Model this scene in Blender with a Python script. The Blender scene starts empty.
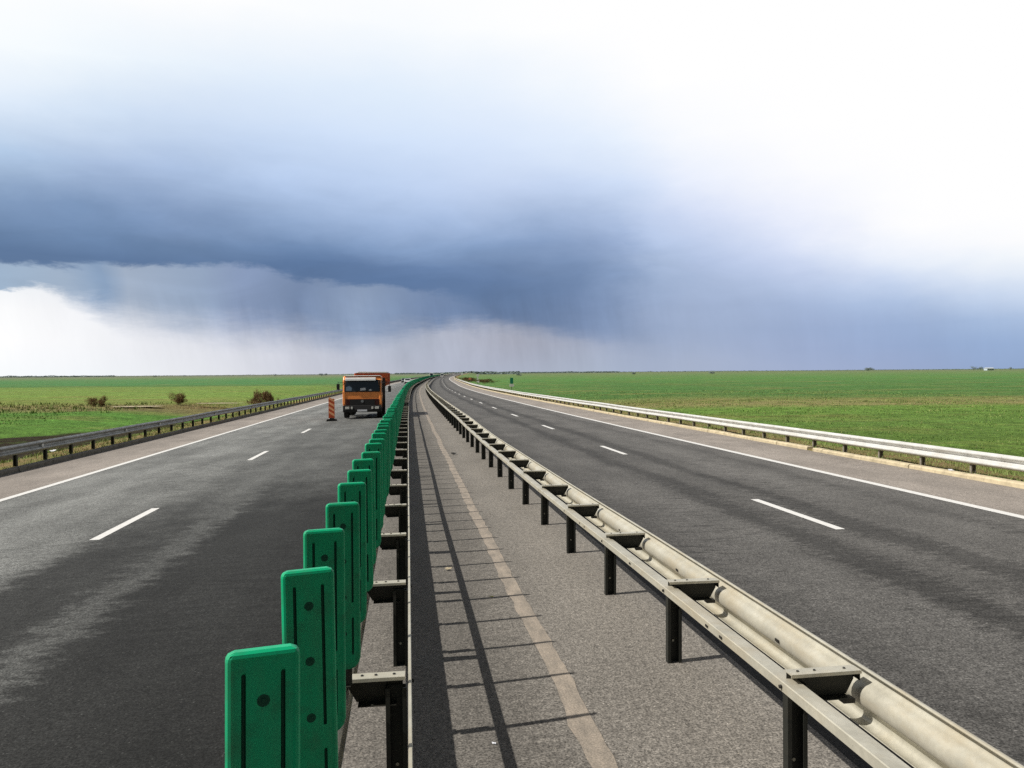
import bpy, bmesh, math, random
from mathutils import Vector, Matrix, noise as mnoise
R = math.radians
random.seed(7)
scene = bpy.context.scene
COL = scene.collection

# ------------------------------------------------------------------ helpers
class MB:
    """collects faces for ONE mesh"""
    def __init__(s): s.v = []; s.f = []; s.m = []; s.uv = None; s.sm = []
    def face(s, pts, mi=0, smooth=False):
        b = len(s.v); s.v += [tuple(p) for p in pts]; s.f.append(tuple(range(b, b+len(pts)))); s.m.append(mi); s.sm.append(smooth)
    def box(s, x0, x1, y0, y1, z0, z1, mi=0, M=None):
        b = len(s.v)
        P = [(x0,y0,z0),(x1,y0,z0),(x1,y1,z0),(x0,y1,z0),(x0,y0,z1),(x1,y0,z1),(x1,y1,z1),(x0,y1,z1)]
        if M is not None: P = [tuple(M @ Vector(p)) for p in P]
        s.v += P
        for q in ((0,3,2,1),(4,5,6,7),(0,1,5,4),(1,2,6,5),(2,3,7,6),(3,0,4,7)):
            s.f.append(tuple(b+i for i in q)); s.m.append(mi); s.sm.append(False)
    def prism(s, prof, a0, a1, axis='x', mi=0, M=None, smooth=False):
        """closed 2D profile extruded along axis; prof in the other two coords"""
        n = len(prof); b = len(s.v)
        def mk(p, a):
            if axis == 'x': q = (a, p[0], p[1])
            elif axis == 'y': q = (p[0], a, p[1])
            else: q = (p[0], p[1], a)
            return tuple(M @ Vector(q)) if M is not None else q
        s.v += [mk(p, a0) for p in prof] + [mk(p, a1) for p in prof]
        for i in range(n):
            j = (i+1) % n
            s.f.append((b+i, b+j, b+n+j, b+n+i)); s.m.append(mi); s.sm.append(smooth)
        s.f.append(tuple(b+i for i in range(n))[::-1]); s.m.append(mi); s.sm.append(False)
        s.f.append(tuple(b+n+i for i in range(n))); s.m.append(mi); s.sm.append(False)
    def cyl(s, c, r, h, axis='z', n=14, mi=0, r2=None, M=None):
        r2 = r if r2 is None else r2; b = len(s.v)
        for k, (rr, a) in enumerate(((r, 0), (r2, h))):
            for i in range(n):
                t = 2*math.pi*i/n; u, w = rr*math.cos(t), rr*math.sin(t)
                if axis == 'z': p = (c[0]+u, c[1]+w, c[2]+a)
                elif axis == 'x': p = (c[0]+a, c[1]+u, c[2]+w)
                else: p = (c[0]+u, c[1]+a, c[2]+w)
                s.v.append(tuple(M @ Vector(p)) if M is not None else p)
        for i in range(n):
            j = (i+1) % n
            s.f.append((b+i, b+j, b+n+j, b+n+i)); s.m.append(mi); s.sm.append(True)
        s.f.append(tuple(b+i for i in range(n))[::-1]); s.m.append(mi); s.sm.append(False)
        s.f.append(tuple(b+n+i for i in range(n))); s.m.append(mi); s.sm.append(False)
    def sweep(s, rings, closed=False, mi=0, smooth=True):
        """rings: list of lists of points; joins neighbours"""
        b = len(s.v); n = len(rings[0])
        for r in rings: s.v += [tuple(p) for p in r]
        for k in range(len(rings)-1):
            for i in range(n if closed else n-1):
                j = (i+1) % n
                s.f.append((b+k*n+i, b+k*n+j, b+(k+1)*n+j, b+(k+1)*n+i)); s.m.append(mi); s.sm.append(smooth)
    def build(s, name, mats, parent=None, uv=None, bevel=0, fixn=True):
        me = bpy.data.meshes.new(name); me.from_pydata(s.v, [], s.f)
        mats = mats if isinstance(mats, (list, tuple)) else [mats]
        for m in mats: me.materials.append(m)
        me.polygons.foreach_set('material_index', s.m); me.polygons.foreach_set('use_smooth', s.sm)
        if uv is not None:
            l = me.uv_layers.new(name='UVMap'); flat = []
            for p in me.polygons:
                for vi in p.vertices: flat += uv[vi]
            l.data.foreach_set('uv', flat)
        if fixn:
            bm = bmesh.new(); bm.from_mesh(me); bmesh.ops.recalc_face_normals(bm, faces=bm.faces); bm.to_mesh(me); bm.free()
        me.update()
        o = bpy.data.objects.new(name, me); COL.objects.link(o)
        if parent: o.parent = parent
        if bevel:
            md = o.modifiers.new('bevel', 'BEVEL'); md.width = bevel; md.segments = 2; md.limit_method = 'ANGLE'; md.angle_limit = R(40)
        return o

def tag(o, label=None, cat=None, group=None, kind=None):
    if label: o['label'] = label
    if cat: o['category'] = cat
    if group: o['group'] = group
    if kind: o['kind'] = kind
    return o
def empty(name, loc, rz=0, label=None, cat=None, group=None):
    o = bpy.data.objects.new(name, None); COL.objects.link(o); o.location = loc; o.rotation_euler = (0, 0, rz); o.empty_display_size = .2
    return tag(o, label, cat, group)
def copy_tree(o, parent=None, kids=None):
    c = o.copy(); COL.objects.link(c); c.parent = parent
    for ch in (KIDS.get(o.name) or []): copy_tree(ch, c)
    return c
KIDS = {}

# ------------------------------------------------------------------ alignment of the motorway
H = 2.32
def herm(T, y):
    if y <= T[0][0]: return T[0][1] + (y-T[0][0])*T[0][2]
    if y >= T[-1][0]: return T[-1][1] + (y-T[-1][0])*T[-1][2]
    for (a, va, sa), (b, vb, sb) in zip(T, T[1:]):
        if y <= b:
            h = b-a; t = (y-a)/h
            return (2*t**3-3*t*t+1)*va + (t**3-2*t*t+t)*h*sa + (-2*t**3+3*t*t)*vb + (t**3-t*t)*h*sb
CT = [(200,-23.88,-.0935),(300,-33.3,-.091),(400,-42,-.080),(600,-56,-.060),(900,-70.5,-.038),(1300,-84,-.03)]
def c(y):
    if y < 200: 
        yy = max(y, 0)
        return -.135*y + .0247e-3*yy*yy + .2663e-6*yy**3
    return herm(CT, y)
ZT = [(200,-.66,.0005),(300,-.66,.0000),(400,-.62,.0005),(600,-.38,.002),(900,.46,.0035),(1200,1.75,.003),(1600,2.05,0)]
def zr(y):
    if y < 200:
        yy = max(y, 0)
        return -.0071*y + .000019*yy*yy if y > 0 else -.0071*y*.3
    return herm(ZT, y)
def cross(o):
    if o < -.6: return .0234*(max(o, -11.3)+.6)
    if o > 2.7: return .0016*(min(o, 12.4)-2.7)
    return 0
def P(y, o, h=0):
    d = (c(y+.5)-c(y-.5)); L = math.hypot(1, d)
    return (c(y)+o/L, y-o*d/L, zr(y)+cross(o)+h)
def head(y): return -math.atan(c(y+.5)-c(y-.5))
def frange(a, b, st):
    out = []; x = a
    while x < b-1e-6: out.append(x); x += st
    return out
YS = frange(-14, 60, 1) + frange(60, 200, 2) + frange(200, 500, 5) + frange(500, 1301, 16)

# ------------------------------------------------------------------ materials
def lin(r, g, b):
    f = lambda v: ((v/255+.055)/1.055)**2.4 if v > 10 else v/255/12.92
    return (f(r), f(g), f(b), 1)
class NT:
    def __init__(s, nt): s.nt = nt; s.N = nt.nodes; s.L = nt.links
    def n(s, t, **k):
        o = s.N.new(t)
        for a, v in k.items(): setattr(o, a, v)
        return o
    def put(s, sock, v):
        if v is None: return
        if hasattr(v, 'links') or isinstance(v, bpy.types.NodeSocket): s.L.new(v, sock)
        else: sock.default_value = v
    def math(s, op, a, b=None, c_=None, clamp=False):
        o = s.n('ShaderNodeMath', operation=op, use_clamp=clamp); s.put(o.inputs[0], a); s.put(o.inputs[1], b); s.put(o.inputs[2], c_); return o.outputs[0]
    def mix(s, f, a, b, mode='MIX'):
        o = s.n('ShaderNodeMix', data_type='RGBA', blend_type=mode); s.put(o.inputs[0], f); s.put(o.inputs[6], a); s.put(o.inputs[7], b); return o.outputs[2]
    def mr(s, v, a, b, c_=0., d=1., smooth=False):
        o = s.n('ShaderNodeMapRange'); o.interpolation_type = 'SMOOTHSTEP' if smooth else 'LINEAR'
        s.put(o.inputs[0], v); s.put(o.inputs[1], a); s.put(o.inputs[2], b); s.put(o.inputs[3], c_); s.put(o.inputs[4], d); return o.outputs[0]
    def ramp(s, v, stops, interp='LINEAR'):
        o = s.n('ShaderNodeValToRGB'); cr = o.color_ramp; cr.interpolation = interp
        cr.elements[1].position = 1.0
        while len(cr.elements) > 1: cr.elements.remove(cr.elements[-1])
        cr.elements[0].position = stops[0][0]; cr.elements[0].color = stops[0][1]
        for p, col in stops[1:]:
            e = cr.elements.new(p); e.color = col
        s.put(o.inputs[0], v); return o.outputs[0]
    def scale(s, vec, sx, sy, sz=1, loc=(0, 0, 0)):
        o = s.n('ShaderNodeMapping'); o.inputs[3].default_value = (sx, sy, sz); o.inputs[1].default_value = loc; s.L.new(vec, o.inputs[0]); return o.outputs[0]
    def noise(s, vec, sc, det=4, rough=.55, dist=0):
        o = s.n('ShaderNodeTexNoise'); s.put(o.inputs['Vector'], vec); o.inputs['Scale'].default_value = sc; o.inputs['Detail'].default_value = det
        o.inputs['Roughness'].default_value = rough; o.inputs['Distortion'].default_value = dist; return o.outputs[0]
    def voro(s, vec, sc):
        o = s.n('ShaderNodeTexVoronoi'); s.put(o.inputs['Vector'], vec); o.inputs['Scale'].default_value = sc; return o
    def bump(s, h, st, dist=.01):
        o = s.n('ShaderNodeBump'); o.inputs['Strength'].default_value = st; o.inputs['Distance'].default_value = dist; s.put(o.inputs['Height'], h); return o.outputs[0]
def newmat(name, rough=.6, metal=0., spec=.4):
    m = bpy.data.materials.new(name); m.use_nodes = True; t = NT(m.node_tree); b = t.N['Principled BSDF']
    b.inputs['Roughness'].default_value = rough; b.inputs['Metallic'].default_value = metal; b.inputs['Specular IOR Level'].default_value = spec
    return m, t, b
def simple(name, col, rough=.6, metal=0., spec=.4, var=.15, sc=6, grime=None, gamt=.5):
    m, t, b = newmat(name, rough, metal, spec)
    v = t.n('ShaderNodeTexCoord').outputs['Object']
    n = t.noise(v, sc, 5, .6)
    f = t.mr(n, .3, .7, 1-var, 1+var)
    cc = t.mix(1., (*col, 1), f, 'MULTIPLY')
    if grime is not None:
        g = t.mr(t.noise(v, sc*2.3, 6, .65), .5, .68)
        cc = t.mix(t.math('MULTIPLY', g, gamt), cc, (*grime, 1))
    t.L.new(cc, b.inputs['Base Color'])
    return m

def uvnodes(t):
    uv = t.n('ShaderNodeTexCoord').outputs['UV']; sp = t.n('ShaderNodeSeparateXYZ'); t.L.new(uv, sp.inputs[0])
    return uv, sp.outputs[0], sp.outputs[1]
def g3(v): return (v, v, v, 1)

def asphalt(name, bands, o0, o1, tint, speck=.62, patch=.3, streak=.3, near=None, aggr=70):
    """bands: (offset, albedo) pairs across the carriageway; near: list of (o_a,o_b,y_a,y_b,mult)"""
    m, t, b = newmat(name, .85, 0, .25)
    uv, u, v = uvnodes(t)
    wob = t.math('MULTIPLY', t.math('SUBTRACT', t.noise(t.scale(uv, .5, .12), 1.3, 3), .5), 1.1)
    wob = t.math('ADD', wob, t.math('MULTIPLY', t.math('SUBTRACT', t.noise(t.scale(uv, 2.2, 6., loc=(1, 4, 0)), 1.6, 9, .85), .5), 2.4))
    uu = t.math('ADD', u, wob)
    fac = t.mr(uu, o0, o1)
    base = t.ramp(fac, [((o-o0)/(o1-o0), g3(a)) for o, a in bands], 'EASE')
    p = t.mr(t.noise(t.scale(uv, .7, .3), 1.0, 9, .74), .37, .63, 1-patch, 1+patch)
    base = t.mix(1., base, p, 'MULTIPLY')
    # cross streaks left by wear
    st = t.mr(t.noise(t.scale(uv, 1.9, 7.5), 1.0, 6, .72, .5), .46, .66, 1+streak*.25, 1-streak)
    sm = t.mr(t.noise(t.scale(uv, .35, .12, loc=(3, 9, 0)), 1., 3), .42, .58)
    base = t.mix(sm, base, t.mix(1., base, st, 'MULTIPLY'))
    if near:
        for (oa, ob, ya, yb, ov, mul) in near:
            wv = t.math('ADD', v, t.math('MULTIPLY', t.math('SUBTRACT', t.noise(t.scale(uv, .7, .55), 1.1, 9, .78), .5), 14))
            wu = t.math('ADD', u, t.math('MULTIPLY', t.math('SUBTRACT', t.noise(t.scale(uv, 1.2, 2.2, loc=(5, 2, 0)), 1.3, 9, .82), .5), ov))
            mk = t.math('MULTIPLY', t.mr(wv, ya, yb, 1, 0, True), t.math('MULTIPLY', t.mr(wu, oa, oa+.5, 0, 1, True), t.mr(wu, ob-.5, ob, 1, 0, True)))
            base = t.mix(mk, base, t.mix(1., base, g3(mul), 'MULTIPLY'))
    # aggregate
    a1 = t.mr(t.noise(uv, aggr, 3, .75), .39, .61, 1-speck, 1+speck)
    base = t.mix(1., base, a1, 'MULTIPLY')
    a2 = t.mr(t.noise(t.scale(uv, 1, .8, loc=(4, 4, 0)), aggr*.33, 5, .8), .38, .62, 1-speck*.6, 1+speck*.6)
    base = t.mix(1., base, a2, 'MULTIPLY')
    vo = t.voro(uv, aggr*.8)
    stone = t.math('MULTIPLY', t.mr(vo.outputs['Distance'], .12, .3, 1, 0), t.math('GREATER_THAN', t.n('ShaderNodeSeparateColor').outputs[0] if False else vo.outputs['Color'], .80))
    base = t.mix(t.math('MULTIPLY', stone, .8), base, t.mix(.06, t.mix(1., base, g3(2.6), 'MULTIPLY'), g3(.8)))
    base = t.mix(1., base, tint, 'MULTIPLY')
    t.L.new(base, b.inputs['Base Color'])
    t.L.new(t.bump(t.noise(uv, aggr*.9, 3, .7), .55, .006), b.inputs['Normal'])
    return m
M = {}
M['road_left'] = asphalt('asphalt_left', [(-8.8,.15),(-8.1,.19),(-7.5,.15),(-6.7,.20),(-5.8,.145),(-5.2,.165),(-4.85,.13),(-4.4,.11),(-4.0,.11),(-3.65,.14),(-3.3,.115),(-2.4,.125),(-1.5,.10),(-.4,.075)], -8.8, -.4, (.98, 1.01, .99, 1),
    patch=.28, streak=.4, near=[(-3.4, 1, 13, 22, 2.2, .22), (-5.0, -3.2, 11, 19, 2.0, .30), (-4.4, .2, 22, 46, 2.5, .8)], aggr=52)
M['road_right'] = asphalt('asphalt_right', [(2.4,.033),(3.0,.042),(3.5,.072),(4.3,.098),(5.2,.094),(5.5,.045),(5.72,.047),(5.95,.09),(6.5,.092),(6.7,.048),(6.95,.052),(7.25,.1),(8.0,.113),(8.6,.104),(8.9,.08),(9.25,.115),(10.,.11)], 2.4, 10., (1.03, 1, .96, 1),
    patch=.22, streak=.5, near=[(2.0, 3.6, 16, 30, .9, .6)], aggr=52)
M['median'] = asphalt('asphalt_median', [(-.7,.15),(0,.115),(.7,.115),(1.0,.155),(1.6,.18),(2.6,.17)], -.7, 2.6, (1.08, 1, .90, 1), speck=.55, patch=.13, streak=.1, aggr=60)
M['shoulder'] = asphalt('asphalt_shoulder', [(-11,.20),(-8.8,.24),(0,.25),(9.8,.25),(12.2,.23)], -11, 12.2, (1.12, 1, .90, 1), speck=.4, patch=.2, streak=.25, aggr=52)

def paint(name, col, worn):
    m, t, b = newmat(name, .7, 0, .3); uv, u, v = uvnodes(t)
    n = t.mr(t.noise(uv, 14, 6, .7), .3, .7, .82, 1.08); cc = t.mix(1., col, n, 'MULTIPLY')
    if worn:
        w = t.mr(t.noise(t.scale(uv, 6, 2.2), 1.6, 8, .72), .45-worn*.22, .52+.1)
        w = t.mr(w, 0, 1, .92, .25)
        cc = t.mix(t.math('MULTIPLY', w, 1.0), g3(.15), cc) if False else t.mix(w, (.155, .14, .12, 1), cc)
        gr = t.mr(t.noise(uv, 75, 3, .7), .35, .65, .7, 1.3); cc = t.mix(1., cc, gr, 'MULTIPLY')
    else:
        w = t.mr(t.noise(t.scale(uv, 5, 2), 3, 8, .75), .6, .74); cc = t.mix(t.math('MULTIPLY', w, .45), cc, g3(.16))
        w3 = t.mr(t.noise(uv, 26, 6, .8), .58, .66); cc = t.mix(t.math('MULTIPLY', w3, .55), cc, g3(.13))
    t.L.new(cc, b.inputs['Base Color']); return m
M['white_paint'] = paint('white_road_paint', (.74, .74, .73, 1), 0)
M['worn_paint'] = paint('worn_cream_paint', (.44, .37, .30, 1), .8)

def steel(name, col, dirt, dark=(.05,.05,.045)):
    m, t, b = newmat(name, .55, .25, .4); v = t.n('ShaderNodeTexCoord').outputs['Object']
    sp = t.voro(v, 38).outputs['Color']; hs = t.n('ShaderNodeRGBToBW'); t.L.new(sp, hs.inputs[0])
    n = t.mr(t.noise(v, 3.2, 6, .65), .3, .7, .78, 1.15)
    cc = t.mix(1., col, n, 'MULTIPLY'); cc = t.mix(.12, cc, t.mix(1., cc, hs.outputs[0], 'MULTIPLY'))
    d = t.mr(t.noise(t.scale(v, 1, 1, 2.5), 1.7, 8, .7), .47, .66)
    cc = t.mix(t.math('MULTIPLY', d, .65), cc, dirt)
    d2 = t.mr(t.noise(v, 30, 4, .8), .66, .74); cc = t.mix(t.math('MULTIPLY', d2, .55), cc, (*dark, 1))
    t.L.new(cc, b.inputs['Base Color']); t.L.new(t.mr(n, .7, 1.1, .7, .45), b.inputs['Roughness'])
    t.L.new(t.bump(t.noise(v, 9, 5, .6), .12, .01), b.inputs['Normal']); return m
M['steel'] = steel('galvanised_steel_weathered', (.54, .52, .44, 1), (.44, .38, .27, 1))
M['steel_lit'] = steel('galvanised_steel_lit', (.72, .73, .72, 1), (.56, .55, .52, 1))  # right outer rail: sun on its face put into a lighter colour
M['steel_shaded'] = steel('galvanised_steel_shaded', (.34, .35, .34, 1), (.22, .21, .19, 1))  # left outer rail: shade on its road face put into a darker colour
M['post_dark'] = steel('dark_shaded_steel', (.030, .032, .028, 1), (.05, .045, .035, 1))  # near-black: shade inside open posts and under bracket flanges put into the colour
M['bolt'] = simple('bolt_dark', (.03, .028, .025), .5, .4)
M['rust'] = simple('rusty_bolt', (.12, .06, .035), .8)
M['post_grey'] = simple('outer_post_grey', (.28, .26, .22), .7, .1, grime=(.1, .07, .05))
M['green'] = simple('green_plastic', (.0015, .40, .185), .45, 0, .3, .10, 5, grime=(.03, .10, .06), gamt=.35)
_m = M['green']; _t = NT(_m.node_tree); _b = _t.N['Principled BSDF']; _src = _b.inputs['Base Color'].links[0].from_socket
_rn = _t.n('ShaderNodeObjectInfo').outputs['Random']; _col = _t.mix(1., _src, _t.mr(_rn, 0, 1, .84, 1.12), 'MULTIPLY')
_ob = _t.n('ShaderNodeTexCoord').outputs['Object']; _wp = _t.n('ShaderNodeNewGeometry').outputs['Position']
_du = _t.mr(_t.noise(_t.scale(_wp, 1, 1, .35), 9, 8, .7), .46, .72, 0, .30)
_col = _t.mix(_du, _col, (.10, .16, .11, 1)); _sc = _t.mr(_t.noise(_t.scale(_wp, 1, 1, .08), 60, 3, .8), .66, .72, 0, .35); _col = _t.mix(_sc, _col, (.08, .24, .17, 1))
_t.L.new(_col, _b.inputs['Base Color'])
M['green_dark'] = simple('green_plastic_recess_shade', (.003, .070, .040), .6, 0, .3)  # groove and hole shade painted as a darker green
M['kerb_pale'] = simple('kerb_concrete_pale', (.56, .48, .33), .85, 0, .2, .2, 3, grime=(.3, .26, .18), gamt=.6)
M['kerb_grey'] = simple('kerb_concrete_grey', (.19, .175, .15), .9, 0, .2, .2, 3, grime=(.08, .07, .05), gamt=.7)

# ground
def ground_mat():
    m, t, b = newmat('field_ground', 1., 0, .1)
    g = t.n('ShaderNodeNewGeometry').outputs['Position']
    sp = t.n('ShaderNodeSeparateXYZ'); t.L.new(g, sp.inputs[0]); x, y = sp.outputs[0], sp.outputs[1]
    uv, u, v = uvnodes(t)
    wy = t.math('ADD', y, t.math('MULTIPLY', t.math('SUBTRACT', t.noise(g, .03, 5, .6), .5), t.math('MULTIPLY', y, .22)))
    # distance in log scale 10..4000 m
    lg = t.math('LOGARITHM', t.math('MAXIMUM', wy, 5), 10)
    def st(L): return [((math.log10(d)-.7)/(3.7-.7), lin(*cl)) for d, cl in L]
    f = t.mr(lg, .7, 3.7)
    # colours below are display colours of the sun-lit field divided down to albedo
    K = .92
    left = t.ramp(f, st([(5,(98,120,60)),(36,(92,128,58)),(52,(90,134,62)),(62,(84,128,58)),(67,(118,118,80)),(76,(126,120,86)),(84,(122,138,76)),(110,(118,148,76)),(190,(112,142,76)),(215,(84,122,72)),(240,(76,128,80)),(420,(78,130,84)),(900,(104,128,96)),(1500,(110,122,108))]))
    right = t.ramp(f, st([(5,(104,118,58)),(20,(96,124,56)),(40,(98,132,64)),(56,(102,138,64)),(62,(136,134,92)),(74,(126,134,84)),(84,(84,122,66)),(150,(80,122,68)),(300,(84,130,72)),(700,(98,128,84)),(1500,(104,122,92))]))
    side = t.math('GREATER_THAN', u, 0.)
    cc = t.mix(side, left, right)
    # dry dead-grass blotches, large and small
    d = t.mr(t.noise(t.scale(g, .5, 1.), .12, 7, .66), .50, .66); cc = t.mix(t.math('MULTIPLY', d, .6), cc, lin(136, 132, 84))
    d = t.mr(t.noise(g, .9, 7, .72), .35, .65, .62, 1.28); cc = t.mix(1., cc, d, 'MULTIPLY')
    d = t.mr(t.noise(g, 5.5, 5, .75), .35, .65, .6, 1.35); cc = t.mix(1., cc, d, 'MULTIPLY')
    rows = t.mr(t.noise(t.scale(g, .012, .35), 1., 4, .6), .35, .65, .9, 1.1); cc = t.mix(1., cc, rows, 'MULTIPLY')
    # dark ditch soil beside the left rail, shade mixed into its colour
    wu = t.math('ADD', u, t.math('MULTIPLY', t.math('SUBTRACT', t.noise(g, .25, 5, .6), .5), 2.2))
    lim = t.math('MINIMUM', t.math('ADD', -22.0, t.math('MULTIPLY', t.math('SUBTRACT', y, 33), .28)), -14.)
    dm = t.math('MULTIPLY', t.mr(t.math('SUBTRACT', wu, lim), 0, .8, 0, 1), t.mr(wu, -14.2, -13.4, 1, 0))
    dm = t.math('MULTIPLY', dm, t.mr(t.noise(g, .8, 5, .7), .3, .5, .65, 1))
    cc = t.mix(dm, cc, lin(50, 44, 34))
    # verge strips: dry soil and thin grass
    vm = t.math('MULTIPLY', t.mr(wu, -14., -13., 0, 1), t.mr(wu, -10, -9, 1, 0))
    vm2 = t.math('MULTIPLY', t.mr(wu, 11, 12, 0, 1), t.mr(wu, 14.2, 15.6, 1, 0))
    cc = t.mix(t.math('MULTIPLY', t.math('ADD', vm, vm2), t.mr(t.noise(g, 1.6, 6, .7), .38, .68, 1., .4)), cc, lin(138, 120, 90))
    cc = t.mix(1., cc, (1.10, 1.04, .95, 1), 'MULTIPLY')
    t.L.new(cc, b.inputs['Base Color'])
    hb = t.math('ADD', t.noise(g, 2.2, 6, .7), t.math('MULTIPLY', t.noise(g, 11, 5, .7), .4))
    t.L.new(t.bump(hb, .9, .25), b.inputs['Normal'])
    return m
M['ground'] = ground_mat()

def attr_mat(name, stops, rough=.9, trans=0.):
    m, t, b = newmat(name, rough, 0, .15)
    a = t.n('ShaderNodeAttribute', attribute_name='tone').outputs['Fac']
    t.L.new(t.ramp(a, stops), b.inputs['Base Color']); return m
M['blade'] = attr_mat('grass_blades', [(0, lin(80,102,50)), (.35, lin(104,132,68)), (.7, lin(136,154,92)), (.85, lin(158,150,104)), (1, lin(184,168,126))])
M['twig'] = attr_mat('dry_twigs', [(0, lin(104,84,62)), (.5, lin(146,122,94)), (1, lin(178,154,122))])
M['leaf_far'] = attr_mat('hazed_far_foliage', [(0, lin(100,114,118)), (.5, lin(120,134,134)), (1, lin(140,152,146))])  # paler and bluer, with distance haze put into the colours
M['scrub'] = attr_mat('scrub', [(0, lin(66,52,38)), (.5, lin(120,98,70)), (1, lin(150,130,92))])

# ------------------------------------------------------------------ ground sheet
def gz(y, o):
    """height of the natural ground at station y, lateral o"""
    r = zr(y)
    if -11.18 < o < 12.22: return r + cross(o) - .16
    if o < 0:
        e = r + cross(-11.3)
        fld = -.62 if y < 500 else -.62
        tab = [(-11.2, e+.07), (-12.6, e+.02), (-14.2, e-.25), (-16.5, e-.55), (-19, e-.30), (-24, fld), (-1e9, fld)]
        for (a, va), (b_, vb) in zip(tab, tab[1:]):
            if o >= b_:
                if b_ < -1e8: return fld
                t = (a-o)/(a-b_); t = t*t*(3-2*t); return va+(vb-va)*t
    e = r + cross(12.3)
    fld = -.42
    tab = [(12.2, e+.05), (13.6, e+.0), (15.5, e-.18), (30, fld), (1e9, fld)]
    for (a, va), (b_, vb) in zip(tab, tab[1:]):
        if o <= b_:
            if b_ > 1e8: return fld
            t = (o-a)/(b_-a); t = t*t*(3-2*t); return va+(vb-va)*t
OS = [-9000,-5000,-2500,-1200,-600,-300,-150,-90,-60,-45,-36,-30,-26,-24,-22,-20.5,-19,-17.8,-16.5,-15.3,-14.2,-13.4,-12.6,-11.9,-11.22,-11.14,-9,-4,0,4,9,12.2,12.3,12.9,13.6,14.5,15.5,17,19,22,26,30,36,45,60,90,150,300,600,1200,2500,5000,9000]
GY = [-300,-120,-60,-30,-14]+frange(-12, 60, 1.5)+frange(60, 200, 4)+frange(200, 500, 12)+frange(500, 1400, 40)+[1500,1700,2100,3000,4500,7000,11000]
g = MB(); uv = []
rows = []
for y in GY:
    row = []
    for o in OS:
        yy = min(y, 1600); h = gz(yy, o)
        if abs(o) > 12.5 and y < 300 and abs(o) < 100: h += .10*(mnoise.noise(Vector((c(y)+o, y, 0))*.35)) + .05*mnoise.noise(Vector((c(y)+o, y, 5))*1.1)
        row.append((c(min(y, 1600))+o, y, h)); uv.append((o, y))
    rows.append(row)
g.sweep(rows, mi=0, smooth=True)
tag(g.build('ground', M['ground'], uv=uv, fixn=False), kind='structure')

# ------------------------------------------------------------------ pavement strips
def strip(name, mat, o0, o1, h=0, ys=YS, n=3, kind='structure', y0=None, y1=None):
    m = MB(); uvl = []; rr = []
    for y in ys:
        r = []
        for k in range(n+1):
            o = o0+(o1-o0)*k/n; r.append(P(y, o, h)); uvl.append((o, y))
        rr.append(r)
    m.sweep(rr); ob = m.build(name, mat, uv=uvl, fixn=False)
    if kind: tag(ob, kind=kind)
    return ob
strip('carriageway', M['road_left'], -8.5, -.62, n=6)
strip('carriageway', M['road_right'], 2.62, 9.85, n=6)
strip('median_pavement', M['median'], -.62, 2.62, n=4)
strip('shoulder', M['shoulder'], -11.05, -8.5)
strip('shoulder', M['shoulder'], 9.85, 12.17)
strip('edge_line', M['white_paint'], -8.68, -8.49, .004, n=1)
strip('edge_line', M['white_paint'], 9.66, 9.86, .004, n=1)
# worn inner line, drawn with a wandering edge
m = MB(); uvl = []; rr = []
for y in frange(-10, 200, .15)+frange(200, 600, 4):
    w = .5*mnoise.noise(Vector((y*.9, 0, 3)))*.05 + .03*mnoise.noise(Vector((y*3.1, 7, 0))); w2 = .03*mnoise.noise(Vector((y*4.1, 0, 9)))
    cen = 1.13+.035*mnoise.noise(Vector((y*.25, 3, 3)))
    a, b_ = cen-.078+w, cen+.078+w2
    rr.append([P(y, a, .004), P(y, b_, .004)]); uvl += [(a, y), (b_, y)]
m.sweep(rr); tag(m.build('worn_line', M['worn_paint'], uv=uvl, fixn=False), kind='structure')
m = MB(); uvl = []
def dash(o, y0, ln, w=.15):
    rr = []
    ny = max(2, int(ln))
    for k in range(ny+1):
        y = y0+ln*k/ny; rr.append([P(y, o-w/2, .004), P(y, o+w/2, .004)]); uvl.extend([(o-w/2, y), (o+w/2, y)])
    m.sweep(rr)
for k in range(-2, 55): dash(6.41, 10.75+11.5*k, 2.9)
for k in range(-2, 55): dash(-4.76, 12.45+11.6*k, 2.9)
tag(m.build('lane_marking', M['white_paint'], uv=uvl, fixn=False), kind='structure')

# kerbs: separate kerb stones laid end to end, each slightly out of line
def kerb(name, mat, o0, o1, h, y0, y1, gaps=()):
    m = MB(); y = y0; i = 0
    while y < y1:
        ln = 1.98 if y < 150 else (8 if y < 400 else 30)
        for (a, b) in gaps:
            if y < a < y+ln: ln = a-y
        ga = False
        if not ga:
            dx = random.uniform(-.012, .012); dz = random.uniform(-.008, .008)
            for (ya, yb) in ((y, y+ln-.012),):
                ra = []
                for yy in (ya, yb):
                    s = 1 if o0 < o1 else -1
                    ra.append([P(yy, o0+dx, h*0-.05), P(yy, o0+dx, h-.03+dz), P(yy, o0+dx+s*.03, h+dz), P(yy, o1+dx, h+dz), P(yy, o1+dx, -.05)])
                m.sweep(ra, smooth=False); m.face(ra[0]); m.face(ra[1])
        y += ln; i += 1
        for (a, b) in gaps:
            if abs(y-a) < .02: y = b
    return tag(m.build(name, mat), kind='structure')
kerb('kerb', M['kerb_grey'], -11.03, -11.22, .14, -12, 900)
kerb('kerb', M['kerb_pale'], 12.14, 12.34, .10, -12.3, 900, gaps=((21.9, 22.25),))

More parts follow.
